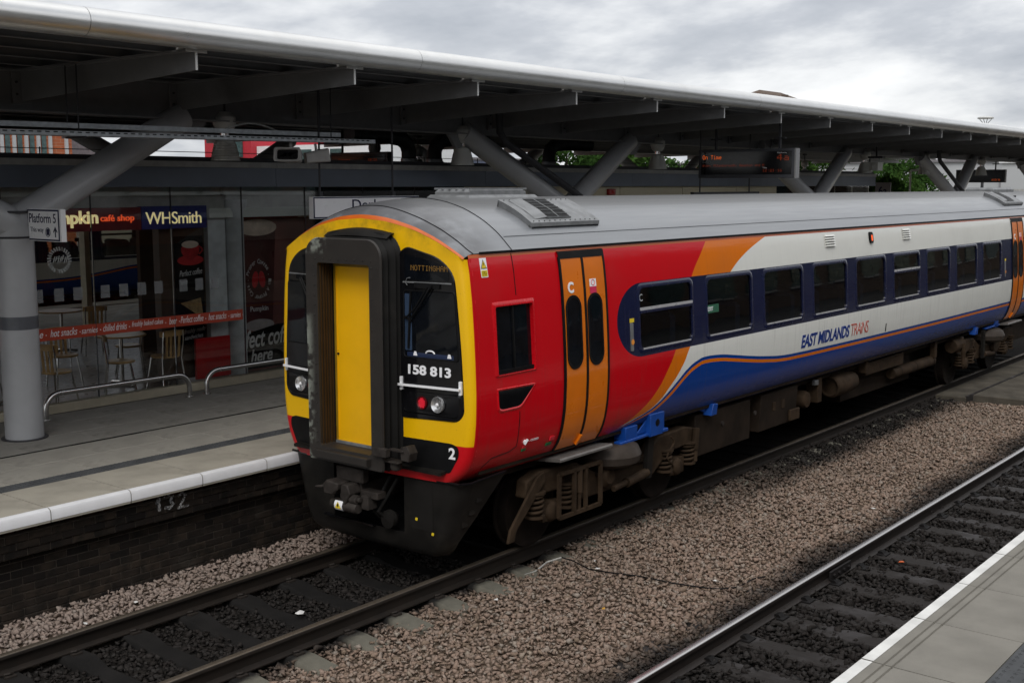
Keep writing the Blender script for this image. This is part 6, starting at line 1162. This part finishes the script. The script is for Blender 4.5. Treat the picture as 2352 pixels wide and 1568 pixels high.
fn = empty('boundary_wall', (-8, 75, 0), 'low cream wall running across far end of the station', 'wall'); MB().box(-14, 6, 75, 75.3, 0, 3.45).build('wall', M['cream'], fn); MB().box(-14.1, 6.1, 74.9, 75.4, 3.45, 3.6).build('coping', M['trim'], fn)
lm = empty('lamp_mast', (-12, 66, PZ), 'tall lamp mast with round head above the canopy edge', 'lamp'); MB().tube([(-12, 66, PZ), (-12, 66, 7.0)], [.10, .06], 10).build('mast', M['dark_steel'], lm); MB().lathe([(0, .50), (.30, .48), (.42, .42), (.40, .36), (0, .34)], (-12, 66, 7.0), 'z', 22).build('head', M['lampgrey'], lm)
for k in range(4): MB().bar((-12, 66, 7.0), (-12 + .34 * math.cos(k * 1.57 + .6), 66 + .34 * math.sin(k * 1.57 + .6), 7.37), .025, .025).build('strut', M['dark_steel'], lm)
sl_ = empty('street_lamp', (-13, 58, PZ), 'white street lamp in front of the hedge', 'lamp'); MB().tube([(-13, 58, PZ), (-13, 58, 4.55)], .05, 8).build('post', M['white_paint'], sl_); MB().lathe([(0, .12), (.22, .10), (.26, .02), (0, 0)], (-12.75, 58, 4.5), 'z', 14).build('head', M['white_paint'], sl_)
def leafmat(name, a, b_):
    t = NT(name); gn = t.n('ShaderNodeNewGeometry'); c = t.mix(gn.outputs['Random Per Island'], a, b_); d = t.n('ShaderNodeBsdfDiffuse'); tl = t.n('ShaderNodeBsdfTranslucent'); t.l(c, d.inputs[0]); t.l(c, tl.inputs[0]); m = t.n('ShaderNodeMixShader'); m.inputs[0].default_value = .25; t.l(d.outputs[0], m.inputs[1]); t.l(tl.outputs[0], m.inputs[2]); t.l(m.outputs[0], t.out.inputs[0]); return t.m
M['leaf'] = leafmat('foliage', (.025, .058, .014), (.07, .135, .03)); M['leaf2'] = leafmat('foliage_dark', (.02, .05, .012), (.06, .12, .03)); M['bark'] = pm('bark', (.06, .045, .035), .9)
def tree(name, x, y, h0, h1, rx, ry, n, label, mat='leaf', size=.22, clumps=14):
    T = empty(name, (x, y, 0), label, 'tree' if 'tree' in name else 'hedge'); cz, rz = (h0 + h1) / 2, (h1 - h0) / 2
    MB().tube([(x, y, -.3), (x + .05, y, h0 * .6), (x - .05, y + .1, cz + rz * .4)], [.22, .16, .05], 8).tube([(x, y, h0 * .6), (x + rx * .5, y + ry * .3, cz)], [.09, .03], 6).tube([(x, y, h0 * .7), (x - rx * .5, y - ry * .3, cz)], [.09, .03], 6).build('trunk', M['bark'], T)
    C = RNG.normal(size=(clumps, 3)); C /= np.linalg.norm(C, axis=1)[:, None]; C *= RNG.uniform(.35, .9, (clumps, 1)) * np.array([rx, ry, rz]); R = RNG.uniform(.28, .5, clumps) * min(rx, ry, rz * 1.2)
    k = RNG.integers(0, clumps, n); D = RNG.normal(size=(n, 3)); D /= np.linalg.norm(D, axis=1)[:, None]; P = C[k] + D * (R[k] * RNG.uniform(.6, 1.05, n))[:, None] + np.array([x, y, cz])
    U = RNG.normal(size=(n, 3)); U /= np.linalg.norm(U, axis=1)[:, None]; W = np.cross(U, RNG.normal(size=(n, 3))); W /= np.linalg.norm(W, axis=1)[:, None]; s = RNG.uniform(.6, 1.2, (n, 1)) * size
    V = np.stack([P - U * s, P + W * s * .45, P + U * s, P - W * s * .45], 1).reshape(-1, 3) - np.array([x, y, 0])
    me = bpy.data.meshes.new('crown'); me.from_pydata(V.tolist(), [], np.arange(4 * n).reshape(n, 4).tolist()); me.materials.append(M[mat]); child('crown', me, T)
hd = [(-15.2, 59.6, .9, 4.75, 1.7, 1.8), (-16.2, 63.6, .9, 4.85, 1.7, 1.9), (-16.9, 67.2, .9, 4.7, 1.6, 1.6)]
for i, (x, y, a, b_, rx, ry) in enumerate(hd): tree('hedge_bush', x, y, a, b_, rx, ry, 5200, ('dense green bush behind the platform 6a sign', 'dense green bush in the middle behind the street lamp', 'dense green bush at the right end of the row')[i], size=.16, clumps=30)
for i, (x, y, h, r, lb) in enumerate(((-30, 52.5, 7.2, 2.6, 'leafy tree glimpsed under the canopy right of the drainpipe column'), (-31, 59, 7.5, 2.8, 'leafy tree glimpsed left of the hanging departure board'), (-33, 64, 7.4, 2.6, 'leafy tree glimpsed just behind the departure board edge'), (-30, 84, 7.2, 4.0, 'leafy tree right of the departure board under the canopy'), (-27, 92, 6.8, 3.6, 'leafy tree near the third V column'), (-42, 55, 8.0, 2.2, 'distant round tree between the roof ducts'), (-46, 96, 8.6, 4.5, 'distant tree far behind the departure board'))): tree('background_tree', x, y, 1.8, h, r, r, 3600, lb, 'leaf' if i % 2 else 'leaf2', .22)
bd = empty('bird', (-60, 160, 34), 'tiny dark bird gliding in the grey sky', 'bird'); MB().add([(-60.9, 160, 34.35), (-60, 159.8, 34.0), (-59.2, 160, 34.5), (-60, 160.3, 34.05), (-60, 160.9, 34.0)], [(0, 1, 3), (1, 2, 3), (1, 4, 3)]).build('wings', M['dark_steel'], bd)
# ------------------------------------------------------------------ unseen building added on the near platform so the train windows mirror something dark
M['near_wall'] = bricktex('near_brown_brick', (.15, .10, .07), (.11, .075, .055), (.16, .14, .12), .23, .075)
nb = empty('added_near_building', (12, 10, PZ), 'unseen brown brick building added to darken reflections in the train windows', 'building')
MB().box(12, 16, -8, 75, PZ - .1, 6.0).build('wall', M['near_wall'], nb); MB().box(11.6, 16.4, -8.4, 75.4, 6.0, 6.25).build('roof', M['far_grey'], nb)
for k in range(26):
    w_ = MB().box(11.95, 12.0, -5 + k * 3, -3.1 + k * 3, 1.8, 4.6).build('window', M['far_glass'], nb); MB().box(11.90, 11.99, -5.05 + k * 3, -3.05 + k * 3, 1.70, 1.79).build('sill', M['trim'], w_)
